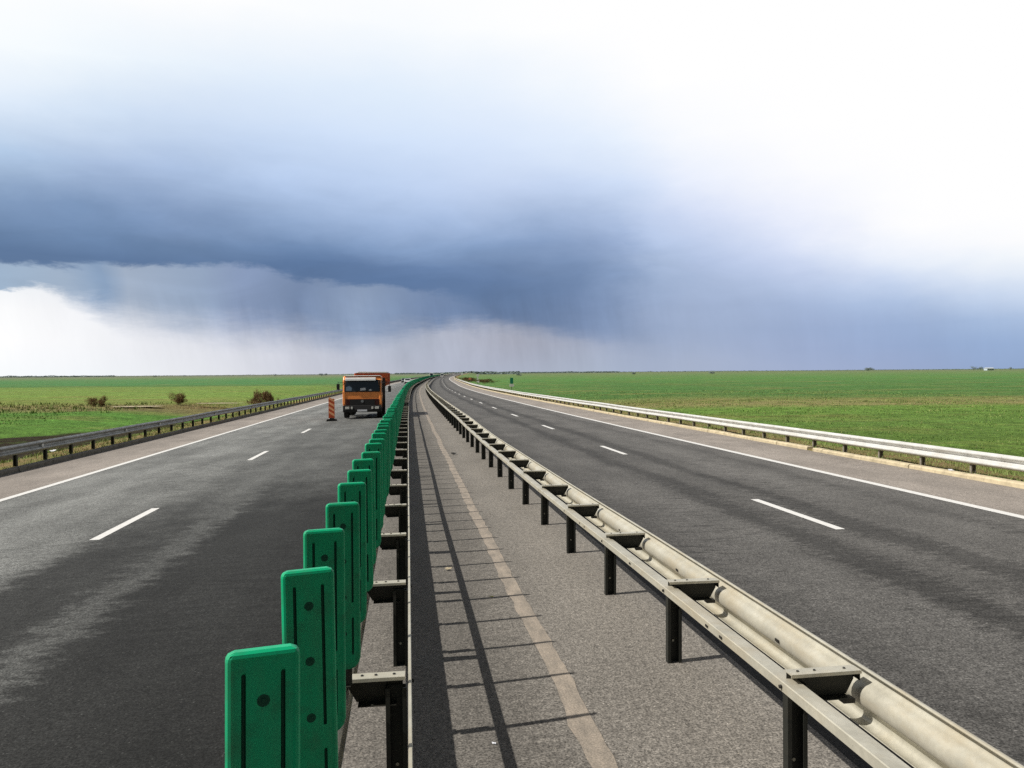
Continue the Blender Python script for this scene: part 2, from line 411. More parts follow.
# ------------------------------------------------------------------ guardrails
WB = [(.028,0),(.034,.012),(.060,.026),(.080,.044),(.083,.062),(.080,.080),(.060,.096),(.030,.116),(.008,.134),(0,.155),(.008,.176),(.030,.194),(.060,.214),(.080,.230),(.083,.248),(.080,.266),(.060,.284),(.034,.298),(.028,.310)]
WBM = [(.000,.008),(.003,.002),(.045,.000),(.072,.008),(.083,.028),(.080,.052),(.062,.082),(.034,.106),(.012,.122),(.002,.140),(-.003,.165),(-.001,.192),(.008,.214),(.026,.232),(.052,.243),(.074,.254),(.083,.270),(.083,.288),(.080,.302),(.072,.310),(.052,.313),(.047,.306)]
def wave(y, seed, amp=.012):
    return amp*mnoise.noise(Vector((y*.11, seed, 0)))*2
def add_wbeam(parent, side, o_back, ztop, mat, ys, seed, hfun, prof=None):
    m = MB(); rr = []
    for y in ys:
        w = wave(y, seed); w2 = wave(y, seed+5, .008)
        rr.append([P(y, o_back+side*d+w2, ztop-.31+z+w+hfun(y)) for d, z in (prof or WB)])
    m.sweep(rr)
    o = m.build('beam', mat, parent, fixn=False)
    sd = o.modifiers.new('thickness', 'SOLIDIFY'); sd.thickness = .004; sd.offset = 0
    return o
RY = frange(-8, 40, .66)+frange(40, 100, 2)+frange(100, 300, 6)+frange(300, 1250, 20)
def interp(T, y):
    if y <= T[0][0]: return T[0][1]
    for (a, va), (b, vb) in zip(T, T[1:]):
        if y <= b: return va+(vb-va)*(y-a)/(b-a)
    return T[-1][1]

def post_bm(h, M4=None, mi=0, far=False, m=None):
    """C-section driven post, open toward -y"""
    m = m or MB()
    if far:
        m.box(-.055, .055, -.02, .03, -.3, h, mi, M4); return m
    m.box(-.058, .058, .022, .028, -.3, h, mi, M4)
    for s in (-1, 1):
        m.box(s*.058 if s < 0 else .052, -.052 if s < 0 else .058, -.03, .0225, -.3, h, mi, M4)
        m.box(min(s*.052, s*.034), max(s*.052, s*.034), -.0305, -.025, -.3, h, mi, M4)
    return m
def bracket_bm(side, L=.45, m=None, M4=None, mi=0):
    """C-shaped cantilever, web tapered, top flange toward the camera; runs from x=0 to side*L"""
    m = m or MB(); x0, x1 = 0, side*L
    web = [(x0+side*.012, -.12), (x0+side*.04, -.155), (x1-side*.045, -.155), (x1, -.075), (x1, -.004), (x0+side*.015, -.004)]
    m.prism(web, .036, .041, 'y', mi, M4)
    a, b = min(x0, x1), max(x0, x1)
    m.box(a, b, -.042, .041, -.004, .002, 1 if mi == 0 else mi, M4)          # top flange
    m.box(a, b, -.045, -.0405, -.017, .002, 1 if mi == 0 else mi, M4)        # down-turned lip
    m.box(min(x0+side*.05, x1-side*.055), max(x0+side*.05, x1-side*.055), -.03, .036, -.160, -.155, mi, M4)
    ex = x1-side*.004
    m.box(min(ex, x1), max(ex, x1), -.03, .036, -.06, -.004, mi, M4)
    for bx in (.06, .16, abs(L)-.08): m.cyl((side*bx, 0, .002), .008, .006, n=6, mi=2 if mi == 0 else mi, M=M4)
    if side > 0: m.box(min(x1-side*.10, x1-side*.03), max(x1-side*.10, x1-side*.03), -.03, .03, -.185, -.161, 2, M4)   # clamp tab under the end
    return m

def median_rail(label, side, o_strip, post_o, y_first, step, seed, hfun, BL=.45, drop=.0):
    root = empty('median_guardrail', P(3, o_strip), 0, label, 'guardrail')
    inv = Matrix.Translation(root.location).inverted()
    def fin(o): o.matrix_parent_inverse = inv; return o
    ZT_ = .665
    fin(add_wbeam(root, side, o_strip+side*BL, ZT_-.002+(.04 if side < 0 else 0), M['steel'], RY, seed, hfun, WBM))
    # rear channel strip
    m = MB(); rr = []
    prof = [(.014,-.064),(.012,-.068),(0,-.068),(-.003,-.064),(-.003,-.036),(-.003,-.004),(0,0),(.012,0),(.014,-.008)] if side < 0 else [(.024,-.054),(.022,-.058),(0,-.058),(-.004,-.054),(-.004,-.030),(-.004,-.004),(0,0),(.050,-.003),(.098,-.008),(.102,-.020)]
    for y in RY:
        w = wave(y, seed+2); rr.append([P(y, o_strip+side*(a-.006)+wave(y, seed+7, .006), ZT_+z-.012-drop+w+hfun(y)) for a, z in prof])
    m.sweep(rr, smooth=False); o = fin(m.build('rear_rail', M['steel'], root, fixn=False))
    sd = o.modifiers.new('thickness', 'SOLIDIFY'); sd.thickness = .003; sd.offset = 0
    # posts and brackets
    pm = post_bm(.60).build('post', M['post_dark'], root); bmn = bracket_bm(side, BL-.03).build('bracket', [M['post_dark'], M['steel'], M['bolt']], root)
    far = MB(); farb = MB(); y = y_first; i = 0
    while y < 900:
        p = P(y, post_o); hd = head(y); hh = hfun(y)+wave(y, seed+2)
        if i < 100:
            o = pm if i == 0 else pm.copy(); b = bmn if i == 0 else bmn.copy()
            if i: COL.objects.link(o); COL.objects.link(b)
            o.parent = root; b.parent = root
            o.matrix_parent_inverse = inv; b.matrix_parent_inverse = inv
            o.location = (p[0], p[1], p[2]+hh); o.rotation_euler = (random.uniform(-.012, .012), random.uniform(-.012, .012), hd)
            q = P(y, o_strip+side*.03); b.location = (q[0], q[1], q[2]+ZT_+hh); b.rotation_euler = (random.uniform(-.01, .01), random.uniform(-.012, .012), hd+random.uniform(-.02, .02))
            if 0 <= i < 9:
                # bolts on the flange, on the post face and through the rear strip
                T = Matrix.Translation(q) @ Matrix.Rotation(hd, 4, 'Z') @ Matrix.Translation((0, 0, ZT_+hh))
                bb = MB()
                bb.cyl((-side*.037, 0, -.04-drop), .011, -.012*side, axis='x', n=8, M=T)
                fin(bb.build('bolt', M['bolt'], root))
                bb = MB(); T2 = Matrix.Translation(p) @ Matrix.Rotation(hd, 4, 'Z')
                bb.cyl((0, .021, .17), .010, -.006, axis='y', n=8, M=T2); fin(bb.build('bolt', M['steel'], root))
        else:
            T = Matrix.Translation(p) @ Matrix.Rotation(hd, 4, 'Z'); post_bm(.60+hh, T, far=True, m=far)
            q = P(y, o_strip+side*.03, ZT_+hh); T = Matrix.Translation(q) @ Matrix.Rotation(hd, 4, 'Z'); farb.box(min(0, side*(BL-.03)), max(0, side*(BL-.03)), -.03, .04, -.15, 0, 0, T)
        y += step*(1 if y < 500 else 2); i += 1
    tag(fin(far.build('post', M['post_dark'], root)), kind='stuff'); tag(fin(farb.build('bracket', M['post_dark'], root)), kind='stuff')
    # splice slots in the beam's rear rib and the strip: dark oblong holes
    k = 0; y = y_first+.95
    while y < 30:
        for dy_ in ((0.,) if k % 2 else (-.12, .12)):
            yy = y+dy_; hd = head(yy); hh = hfun(yy)
            T = Matrix.Translation(P(yy, o_strip-side*.0125, ZT_-.040-drop+hh+wave(yy, seed+2))) @ Matrix.Rotation(hd, 4, 'Z')
            s = MB(); s.box(-.0018, .0018, -.018, .018, -.008, .008, 0, T); fin(s.build('slot', M['bolt'], root))
        T = Matrix.Translation(P(y, o_strip+side*(BL-.002), ZT_-.15+hfun(y)+wave(y, seed))) @ Matrix.Rotation(head(y), 4, 'Z')
        s = MB(); s.box(-.0045, .0045, -.028, .028, -.009, .009, 0, T); fin(s.build('slot', M['bolt'], root))
        # lapped splice plate
        y += 1.98; k += 1
    return root, fin
HR = [(0,0),(8,-.02),(17,-.055),(22,-.06),(27,-.035),(33,.02),(40,.05),(60,.06),(100,.05),(300,0)]
median_rail('bare double sided steel guardrail right of the worn cream line in the median', 1, 2.05, 2.125, 4.02, 1.98, 11., lambda y: interp(HR, y), drop=.035)
lroot, lfin = median_rail('double sided steel guardrail in the median that carries the row of green panels', -1, 0.002, -.075, 4.30, 1.98, 23., lambda y: .006, BL=.345)
def outer_rail(label, side_face, o_back, ztop, mat, pmat, y_first, step, seed, hpost, reflect):
    root = empty('guardrail', P(20, o_back), 0, label, 'guardrail'); inv = Matrix.Translation(root.location).inverted()
    def fin(o): o.matrix_parent_inverse = inv; return o
    fin(add_wbeam(root, side_face, o_back, ztop, mat, RY, seed, lambda y: 0))
    bm_ = post_bm(hpost); bm_.box(-.05 if side_face > 0 else -.05, .05, -.03, .03, hpost-.14, hpost-.02)
    pm = bm_.build('post', pmat, root); far = MB(); y = y_first; i = 0
    while y < 900:
        p = P(y, o_back-side_face*.062, ztop-.06-hpost); hd = head(y)
        if i < 100:
            o = pm if i == 0 else pm.copy()
            if i: COL.objects.link(o)
            o.parent = root; o.matrix_parent_inverse = inv; o.location = p; o.rotation_euler = (random.uniform(-.02, .02), random.uniform(-.02, .02), hd)
        else: post_bm(hpost, Matrix.Translation(p) @ Matrix.Rotation(hd, 4, 'Z'), far=True, m=far)
        y += step*(1 if y < 500 else 2); i += 1
    tag(fin(far.build('post', pmat, root)), kind='stuff')
    for y in reflect:
        T = Matrix.Translation(P(y, o_back+side_face*.03, ztop-.155)) @ Matrix.Rotation(head(y), 4, 'Z')
        b = MB(); b.prism([(-.045,-.045),(.045,-.045),(.05,.02),(.03,.05),(-.03,.05),(-.05,.02)], -.05 if side_face<0 else 0.0, .05 if side_face>0 else 0.0, 'x', 0, T)
        fin(b.build('reflector', M['white_plastic'], root))
    # lap splices: thin plate edges with bolts on the face
    y = y_first+step*.5
    while y < 60:
        b = MB(); ra = []
        for yy in (y-.16, y+.16): ra.append([P(yy, o_back+side_face*(d+.006)+wave(yy, seed+5, .008), ztop-.31+z+wave(yy, seed)) for d, z in WB])
        b.sweep(ra); fin(b.build('splice_plate', mat, root, fixn=False)); y += step*2
    return root
M['white_plastic'] = simple('white_reflector', (.75, .75, .72), .4)
outer_rail('shaded grey steel guardrail along the left edge of the motorway', 1, -11.55, .72, M['steel_shaded'], M['post_dark'], 14.0+1.16, 1.9, 31., .62, [10, 17.6, 26.1, 33.4, 37.7, 48, 59, 70, 85, 100])
outer_rail('sunlit galvanised steel guardrail along the right edge of the motorway', -1, 12.62, .575, M['steel_lit'], M['post_grey'], 7.30, 1.72, 47., .55, [])

# ------------------------------------------------------------------ green anti-glare panels
def make_panel():
    W, Hh, r = .176, .89, .022; T = .030
    m = MB()
    gx = [-.088,-.083,-.076,-.070,-.052,-.049,-.044,-.041,0,.041,.044,.049,.052,.070,.076,.083,.088]
    gz_ = [0,.006,.014,.03,.06,.075,.1,.16,.20,.22,.27,.275,.355,.36,.55,.70,.80,.832,.838,.85,.868,.876,.884,.89]
    def hw(z):      # half width with rounded corners
        rb = .06
        if z < rb: return .088-rb+math.sqrt(max(0, rb*rb-(rb-z)**2))
        if z > Hh-r: return .088-r+math.sqrt(max(0, r*r-(z-Hh+r)**2))
        return .088
    def front(x, z):
        y = -T
        e = min(.088-abs(x), Hh-z, z+.02)
        if e < .003: return -T+.009
        if e < .008: return -T+.002
        if e < .015: return -T
        y = -T+.004
        if .0425 < abs(x) < .0505 and (.08 < z < .272 or .358 < z < .835): y = -T+.012
        return y
    F = []; B_ = []
    for z in gz_:
        s = hw(z)/.088
        F.append([(x*s, front(x, z), z) for x in gx]); B_.append([(x*s, 0 if True else 0, z) for x in gx])
    b = len(m.v)
    n = len(gx)
    for r_ in F: m.v += r_
    for r_ in B_: m.v += r_
    K = len(gz_); off = K*n
    for k in range(K-1):
        for i in range(n-1):
            xm = abs((gx[i]+gx[i+1])/2); zm = (gz_[k]+gz_[k+1])/2
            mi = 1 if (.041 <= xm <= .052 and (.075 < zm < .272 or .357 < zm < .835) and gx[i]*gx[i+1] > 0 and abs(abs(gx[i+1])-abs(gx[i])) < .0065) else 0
            m.f.append((k*n+i, k*n+i+1, (k+1)*n+i+1, (k+1)*n+i)); m.m.append(mi); m.sm.append(False)
            m.f.append((off+k*n+i, off+(k+1)*n+i, off+(k+1)*n+i+1, off+k*n+i+1)); m.m.append(0); m.sm.append(False)
        for i, s in ((0, 1), (n-1, 0)):
            m.f.append((k*n+i, (k+1)*n+i, off+(k+1)*n+i, off+k*n+i)); m.m.append(0); m.sm.append(True)
    for k in (0, K-1):
        for i in range(n-1): m.f.append((k*n+i, k*n+i+1, off+k*n+i+1, off+k*n+i)); m.m.append(0); m.sm.append(False)
    root = empty('glare_panel', (0, 0, 0))
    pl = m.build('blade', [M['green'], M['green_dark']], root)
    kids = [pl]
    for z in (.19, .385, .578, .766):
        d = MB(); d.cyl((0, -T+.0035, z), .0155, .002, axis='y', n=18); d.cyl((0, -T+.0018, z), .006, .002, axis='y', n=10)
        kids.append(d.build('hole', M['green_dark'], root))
    f = MB(); f.box(-.045, .045, .001, .030, -.098, .12); f.box(-.05, .035, -.02, .05, -.104, -.098); f.cyl((0, -.012, -.002), .012, .012, n=8)
    kids.append(f.build('foot', M['post_dark'], root))
    KIDS[root.name] = kids
    for k_ in kids: KIDS[k_.name] = []
    return root
proto = make_panel(); GRP = 'green anti-glare panels on the median guardrail'
names = ['green anti-glare panel nearest the camera, cut off by the bottom of the photo',
 'second green anti-glare panel from the camera, its top edge level with the first metal bracket below it',
 'third green anti-glare panel from the camera, its rounded foot just above the first bright bracket',
 'fourth green anti-glare panel from the camera, standing just behind the third',
 'fifth green anti-glare panel from the camera, standing out to the left of the sixth',
 'sixth green anti-glare panel from the camera in the median row']
names[1] = 'second green anti-glare panel from the camera, right behind the nearest one'
y = 1.95; i = 0; far = MB(); 
while y < 640:
    p = P(y, -.352+((-.018, .015, -.020, 0, -.008, .004)[i] if i < 6 else random.uniform(-.012, .012)), .775+((0, 0, .008)[i] if i < 3 else 0)); hd = head(y)
    rz = hd + R(14.5) + random.uniform(-.045, .045)*(1 if i > 1 else .2); rx = random.uniform(-.02, .02); ry = random.uniform(-.015, .015); dz = random.uniform(-.012, .012)
    if i < 300:
        o = proto if i == 0 else copy_tree(proto)
        if i >= 30 and i % 1 == 0 and i > 60:   # far copies are only a sliver each
            pass
        o.location = (p[0], p[1], p[2]+dz); o.rotation_euler = (rx, ry, rz)
        tag(o, names[i] if i < 6 else 'green anti-glare panel further along the row than the sixth from the camera', 'glare panel', GRP)
    else:
        far.box(-.088, .088, -.024, 0, 0, .89, 0, Matrix.Translation(p) @ Matrix.Rotation(rz, 4, 'Z'))
    y += .745; i += 1
tag(far.build('glare_panel', M['green']), 'green anti-glare panels where the far end of the row blurs together', 'glare panels', kind='stuff')

# ------------------------------------------------------------------ grass, scrub, bushes, trees
def blades(name, regions, mat):
    """regions: (n, sampler) ; sampler() -> x,y,z,height,width,tone,lean"""
    V = []; F = []; T = []
    for n, smp in regions:
        for _ in range(n):
            r = smp()
            if r is None: continue
            x, y_, z, h, w, tone, lean = r
            a = random.uniform(0, 6.283); ca, sa = math.cos(a)*w, math.sin(a)*w; la = random.uniform(0, 6.283)
            b = len(V); lx, ly = math.cos(la)*lean*h, math.sin(la)*lean*h
            V += [(x-ca, y_-sa, z-.02), (x+ca, y_+sa, z-.02), (x+lx, y_+ly, z+h)]
            F.append((b, b+1, b+2)); T += [max(0, tone-.25), max(0, tone-.25), min(1, tone+.05)]
    me = bpy.data.meshes.new(name); me.from_pydata(V, [], F); me.materials.append(mat)
    at = me.attributes.new('tone', 'FLOAT', 'POINT'); at.data.foreach_set('value', T)
    o = bpy.data.objects.new(name, me); COL.objects.link(o); return o
def ground_at(y, o):
    yy = y
    h = gz(yy, o)
    if abs(o) > 12.5: h += .10*mnoise.noise(Vector((c(y)+o, y, 0))*.35)+.05*mnoise.noise(Vector((c(y)+o, y, 5))*1.1)
    return (c(y)+o, y, h)
def samp(o0, o1, y0, y1, h0, h1, w, t0, t1, dens=.5, sc=.9, bias=1.5, thr=-.1):
    def f():
        y = y0+(y1-y0)*random.random()**bias; o = random.uniform(o0, o1)
        x, yy, z = ground_at(y, o)
        k = mnoise.noise(Vector((x, yy, 0))*sc)+.5*mnoise.noise(Vector((x, yy, 3))*sc*3)
        if k < thr+random.uniform(-.25, .25): return None
        s = 1+(y/30.)
        tone = t0+(t1-t0)*min(1, max(0, .5+.6*mnoise.noise(Vector((x, yy, 8))*.5)+random.uniform(-.2, .2)))
        if random.random() < .10: tone = random.uniform(.8, 1)
        return (x, yy, z, random.uniform(h0, h1)*(.7+.6*max(0, k+.4)), w*s, tone, random.uniform(.2, .9))
    return f
go = blades('verge_grass', [(13000, samp(12.45, 15.5, 8, 60, .03, .10, .006, .6, 1.)),
    (3500, samp(12.4, 12.75, 8, 70, .04, .11, .006, .6, 1.)),
    (50000, samp(14.2, 48, 9, 75, .02, .07, .010, .2, .75, bias=1.2, thr=-.2)),
    (16000, samp(15, 60, 45, 110, .03, .10, .012, .35, .95, bias=1.1, thr=0)),
    (11000, samp(-13.6, -11.3, 14, 80, .04, .15, .007, .55, 1.)),
    (14000, samp(-60, -24, 30, 64, .04, .12, .012, .25, .65, bias=1.1)),
    (16000, samp(-110, -24, 62, 82, .08, .3, .016, .6, 1., bias=1, thr=.1))], M['blade'])
tag(go, 'thin green and dry grass on the verges and fields beside the guardrails', 'grass', kind='stuff')

def bush(name, x, y, z, w, h, n, mat, label, cat, group=None, leafy=False, seed=0, stems=True):
    rnd = random.Random(seed); V = []; F = []; T = []
    def tri(a, b_, c_, t): 
        k = len(V); V.extend([a, b_, c_]); F.append((k, k+1, k+2)); T.extend([t]*3)
    lobes = [(rnd.uniform(-.32, .32)*w, rnd.uniform(-.3, .3)*w*.6, h*rnd.uniform(.35, .72), w*rnd.uniform(.16, .30), h*rnd.uniform(.18, .34)) for _ in range(9)]
    if not leafy: lobes = [(rnd.gauss(0, .2)*w, rnd.gauss(0, .2)*w, h*rnd.uniform(.15, .62), w*rnd.uniform(.10, .26), h*rnd.uniform(.12, .3)) for _ in range(14)]
    for _ in range(n):
        L = rnd.choice(lobes); u = rnd.uniform(-1, 1); th = rnd.uniform(0, 6.283); rr = rnd.random()**.4; q = math.sqrt(1-u*u)
        px, py, pz = L[0]+L[3]*rr*q*math.cos(th), L[1]+L[3]*rr*q*math.sin(th), max(.02, L[2]+L[4]*rr*u)
        t = min(1, max(0, .25+.5*pz/h+rnd.uniform(-.25, .25)+(-.2 if px > L[0] else .15)))  # tone painted lighter on top and on the sunward left of each lobe
        if leafy:
            s = .035*w*rnd.uniform(.6, 1.4); d = [rnd.uniform(-s, s) for _ in range(9)]
            tri((px+d[0], py+d[1], pz+d[2]), (px+d[3], py+d[4], pz+d[5]), (px+d[6], py+d[7], pz+d[8]), t)
        else:       # a thin twig pointing up and outwards
            ln = h*rnd.uniform(.12, .3); dx, dy_, dz = px*.5/w+rnd.uniform(-.5, .5), rnd.uniform(-.5, .5), rnd.uniform(.3, 1); s = .0045*w*rnd.uniform(.6, 1.5)+.004
            tri((px-s, py, pz), (px+s, py, pz), (px+dx*ln, py+dy_*ln, pz+dz*ln), t)
            tri((px, py-s, pz), (px, py+s, pz), (px+dx*ln, py+dy_*ln, pz+dz*ln), t)
    root = empty(name, (x, y, z), 0, label, cat, group)
    me = bpy.data.meshes.new('crown'); me.from_pydata(V, [], F); me.materials.append(mat)
    me.attributes.new('tone', 'FLOAT', 'POINT').data.foreach_set('value', T)
    o = bpy.data.objects.new('crown', me); COL.objects.link(o); o.parent = root
    if stems:
        s = MB()
        for k in range(7 if not leafy else 2):
            L = lobes[k]; bx, by = rnd.uniform(-.08, .08)*w, rnd.uniform(-.05, .05)*w; rr = []
            for t_ in (0, .35, .7, 1):
                r0 = (.02 if not leafy else .035)*h*(1-.8*t_)/2
                cx, cy, cz = bx+(L[0]-bx)*t_**1.3, by+(L[1]-by)*t_**1.3, L[2]*t_-.05*(1-t_)
                rr.append([(cx+r0*math.cos(a), cy+r0*math.sin(a), cz) for a in (0, 1.57, 3.14, 4.71)])
            s.sweep(rr, closed=True)
        s.build('trunk' if leafy else 'stem', M['bark'], root)
    return root
M['bark'] = simple('bark', (.09, .07, .05), .9)
# pixel helper: ground position (station Y world, from picture column) for far things
def at(px, Y, z=None): 
    x = (px-512)/777*Y
    return x, Y, z
for k, (px, Y, w, h, lb) in enumerate([(96, 74, 1.7, 1.2, 'low grey brown leafless bush in the field, leftmost of the three behind the left guardrail'),
        (178, 78, 1.9, 1.4, 'leafless shrub between the other two bushes, beside the pale bare patch in the field'),
        (259, 76, 2.5, 1.75, 'densest dark brown bush right behind the left guardrail, nearest the truck'),
        (270.5, 79, .9, 1.5, 'slim reddish brown shrub on the right flank of the dense brown bush')]):
    x = (px-512)/777*Y
    bush('bush', x, Y, -.65 if k < 2 else -.75, w, h, 1500, M['twig'], lb, 'bush', seed=k+3)
# low weeds in the strip
rnd = random.Random(5)
sc_ = blades('dead_weeds', [(3500, (lambda: (lambda px, Y: ((px-512)/777*Y, Y, -.66, random.uniform(.04, .2), .012, random.uniform(.4, 1), .9))(random.choice([random.gauss(200, 16), random.uniform(110, 240), random.uniform(-60, 300)]), random.uniform(68, 84))))], M['twig'])
tag(sc_, 'brown dead weeds in the strip between the two left fields', 'weeds', kind='stuff')
# pale bare patch of soil/straw (a ground patch)
def patch(name, cx, cy, rx, ry, z, mat, seed):
    m = MB(); rr = []; n = 40
    pts = []
    for i in range(n):
        a = 2*math.pi*i/n; k = 1+.35*mnoise.noise(Vector((math.cos(a)*1.7+seed, math.sin(a)*1.7, 0)))+.15*mnoise.noise(Vector((math.cos(a)*6+seed, math.sin(a)*6, 0)))
        pts.append((cx+rx*k*math.cos(a), cy+ry*k*math.sin(a), z))
    m.face(pts); return tag(m.build(name, mat), kind='structure')
M['straw'] = simple('pale_straw_soil', (.42, .36, .26), .95, 0, .1, .4, 1.2, grime=(.2, .19, .1), gamt=.7)
patch('bare_soil', (133-512)/777*71, 71.5, 2.4, 1.2, -.50, M['straw'], 1)
patch('bare_soil', (219-512)/777*78, 78, 2.2, .9, -.50, M['straw'], 4)
# scrub heap beside the far right rail
sb = []
for k in range(9):
    Y = 225+k*13+rnd.uniform(-5, 5); p = P(Y, 15.+rnd.uniform(0, 5))
    bush('scrub_bush', p[0], Y, gz(Y, 17), rnd.uniform(4, 7), rnd.uniform(1.0, 1.9), 700, M['scrub'], 'brown dry scrub bush in the clump behind the far right guardrail', 'bush', 'scrub bushes behind the far right guardrail', seed=40+k, stems=False)
# far trees on the horizon
trees = [(75,1500,9,6,'tiny lone tree on the horizon at the far left'),(155,1300,7,5,'small lone tree on the horizon above the leftmost bush'),
 (184,1500,6,5,'tiny tree on the horizon above the middle bush'),(275,1300,6,6,'small tree on the horizon left of the truck'),
 (321.5,1150,8,6.5,'left one of two dark trees on the horizon just left of the truck'),(326,1180,7,6,'right one of two dark trees on the horizon just left of the truck'),
 (519,560,5,3.4,'low bush in the field right of the green marker post'),(634,700,5,3.2,'low dark bush far out in the right field, left one'),(712,620,6,3.6,'low dark bush far out in the right field, the middle one'),
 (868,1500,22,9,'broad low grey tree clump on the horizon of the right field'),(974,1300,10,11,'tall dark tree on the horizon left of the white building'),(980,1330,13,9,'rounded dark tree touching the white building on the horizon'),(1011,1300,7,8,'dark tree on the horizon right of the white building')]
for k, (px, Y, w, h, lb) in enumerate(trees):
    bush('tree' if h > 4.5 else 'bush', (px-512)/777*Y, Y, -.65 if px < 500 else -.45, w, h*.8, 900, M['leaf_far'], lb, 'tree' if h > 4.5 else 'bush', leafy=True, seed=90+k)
# farm building
b = empty('farm_building', ((989-512)/777*1340, 1340, -.45), R(8), 'long low white building on the horizon between the dark trees', 'building')
m = MB(); m.box(-6.5, 6.5, -4, 4, 0, 3.4); m.build('wall', simple('hazed_white_render', (.50, .58, .68), .8), b)  # wall tinted blue, distance haze mixed into the white
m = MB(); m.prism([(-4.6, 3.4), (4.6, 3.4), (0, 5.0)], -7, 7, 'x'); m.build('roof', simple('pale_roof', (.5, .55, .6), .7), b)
for xx in (-4, 0, 4):
    m = MB(); m.box(xx-.6, xx+.6, -4.05, -4.003, 1.1, 2.3); m.build('window', simple('window_dark', (.05, .06, .08), .3), b)
# horizon woodland: nobody can count these trees
V = []; F = []; T = []
def wood(az0, az1, D, hgt, n, seed):
    rnd = random.Random(seed)
    for _ in range(n):
        az = rnd.uniform(az0, az1); Y = D*rnd.uniform(.96, 1.04); x = (az-512)/777*Y
        hh = hgt*(.55+.6*abs(mnoise.noise(Vector((az*.05, seed, 0))))+.35*abs(mnoise.noise(Vector((az*.4, seed, 2)))))
        z = -.6+rnd.random()**.8*hh; s = hgt*.28*rnd.uniform(.5, 1.2); k = len(V)
        V.extend([(x-s, Y, z-s*.4), (x+s, Y+rnd.uniform(-s, s), z-s*.3), (x+rnd.uniform(-s, s)*.6, Y, z+s*.5)]); F.append((k, k+1, k+2)); T.extend([rnd.uniform(.1, .7)]*3)
wood(-120, 115, 2600, 6.5, 5000, 1); wood(110, 400, 3000, 4.2, 3500, 2); wood(395, 620, 2600, 7.0, 6500, 3); wood(600, 1150, 3000, 5.0, 5000, 4); wood(452, 520, 1500, 7, 2500, 6)
me = bpy.data.meshes.new('woodland'); me.from_pydata(V, [], F); me.materials.append(M['leaf_far']); me.attributes.new('tone', 'FLOAT', 'POINT').data.foreach_set('value', T)
o = bpy.data.objects.new('woodland', me); COL.objects.link(o); tag(o, 'thin dark line of far woodland along the horizon', 'woodland', kind='stuff')

# ------------------------------------------------------------------ vehicles
M['orange'] = simple('orange_paint', (1.0, .33, .085), .38, 0, .5, .08, 2, grime=(.3, .1, .03), gamt=.3)
M['orange_dull'] = simple('dull_orange_paint', (.8, .17, .06), .5, 0, .4, .15, 2, grime=(.2, .08, .04), gamt=.5)
M['black'] = simple('black_plastic', (.012, .012, .013), .6)
M['rubber'] = simple('tyre_rubber', (.016, .016, .016), .85)
M['glass'] = simple('windscreen_glass', (.012, .018, .026), .08, 0, .8, .05)
M['white'] = simple('white_vehicle_paint', (.72, .73, .74), .35, 0, .5, .06, 2)
M['grey'] = simple('grey_vehicle_paint', (.22, .23, .25), .35, .3, .5, .06, 2)
M['lamp'] = simple('headlamp_glass', (.62, .63, .6), .15, .2, .8)
M['dark_red'] = simple('dark_red_grille', (.075, .016, .012), .5)
M['paper'] = simple('white_paper', (.7, .72, .78), .9)

def wheel(parent, x, y, r, w, side):
    m = MB(); n = 24
    rr = []
    for d, k in ((0, .62), (0, .94), (w*.12, 1), (w*.88, 1), (w, .94), (w, .62)):
        rr.append([(x+side*(d-w/2), y+r*k*math.cos(2*math.pi*i/n), r+r*k*math.sin(2*math.pi*i/n)) for i in range(n)])
    m.sweep(rr, closed=True); wh = m.build('wheel', M['rubber'], parent)
    m = MB(); m.cyl((x-side*w*.3, y, r), r*.62, side*w*.72, axis='x', n=20); m.cyl((x+side*w*.3, y, r), r*.2, side*w*.2, axis='x', n=10)
    m.build('rim', M['grey'], wh); return wh

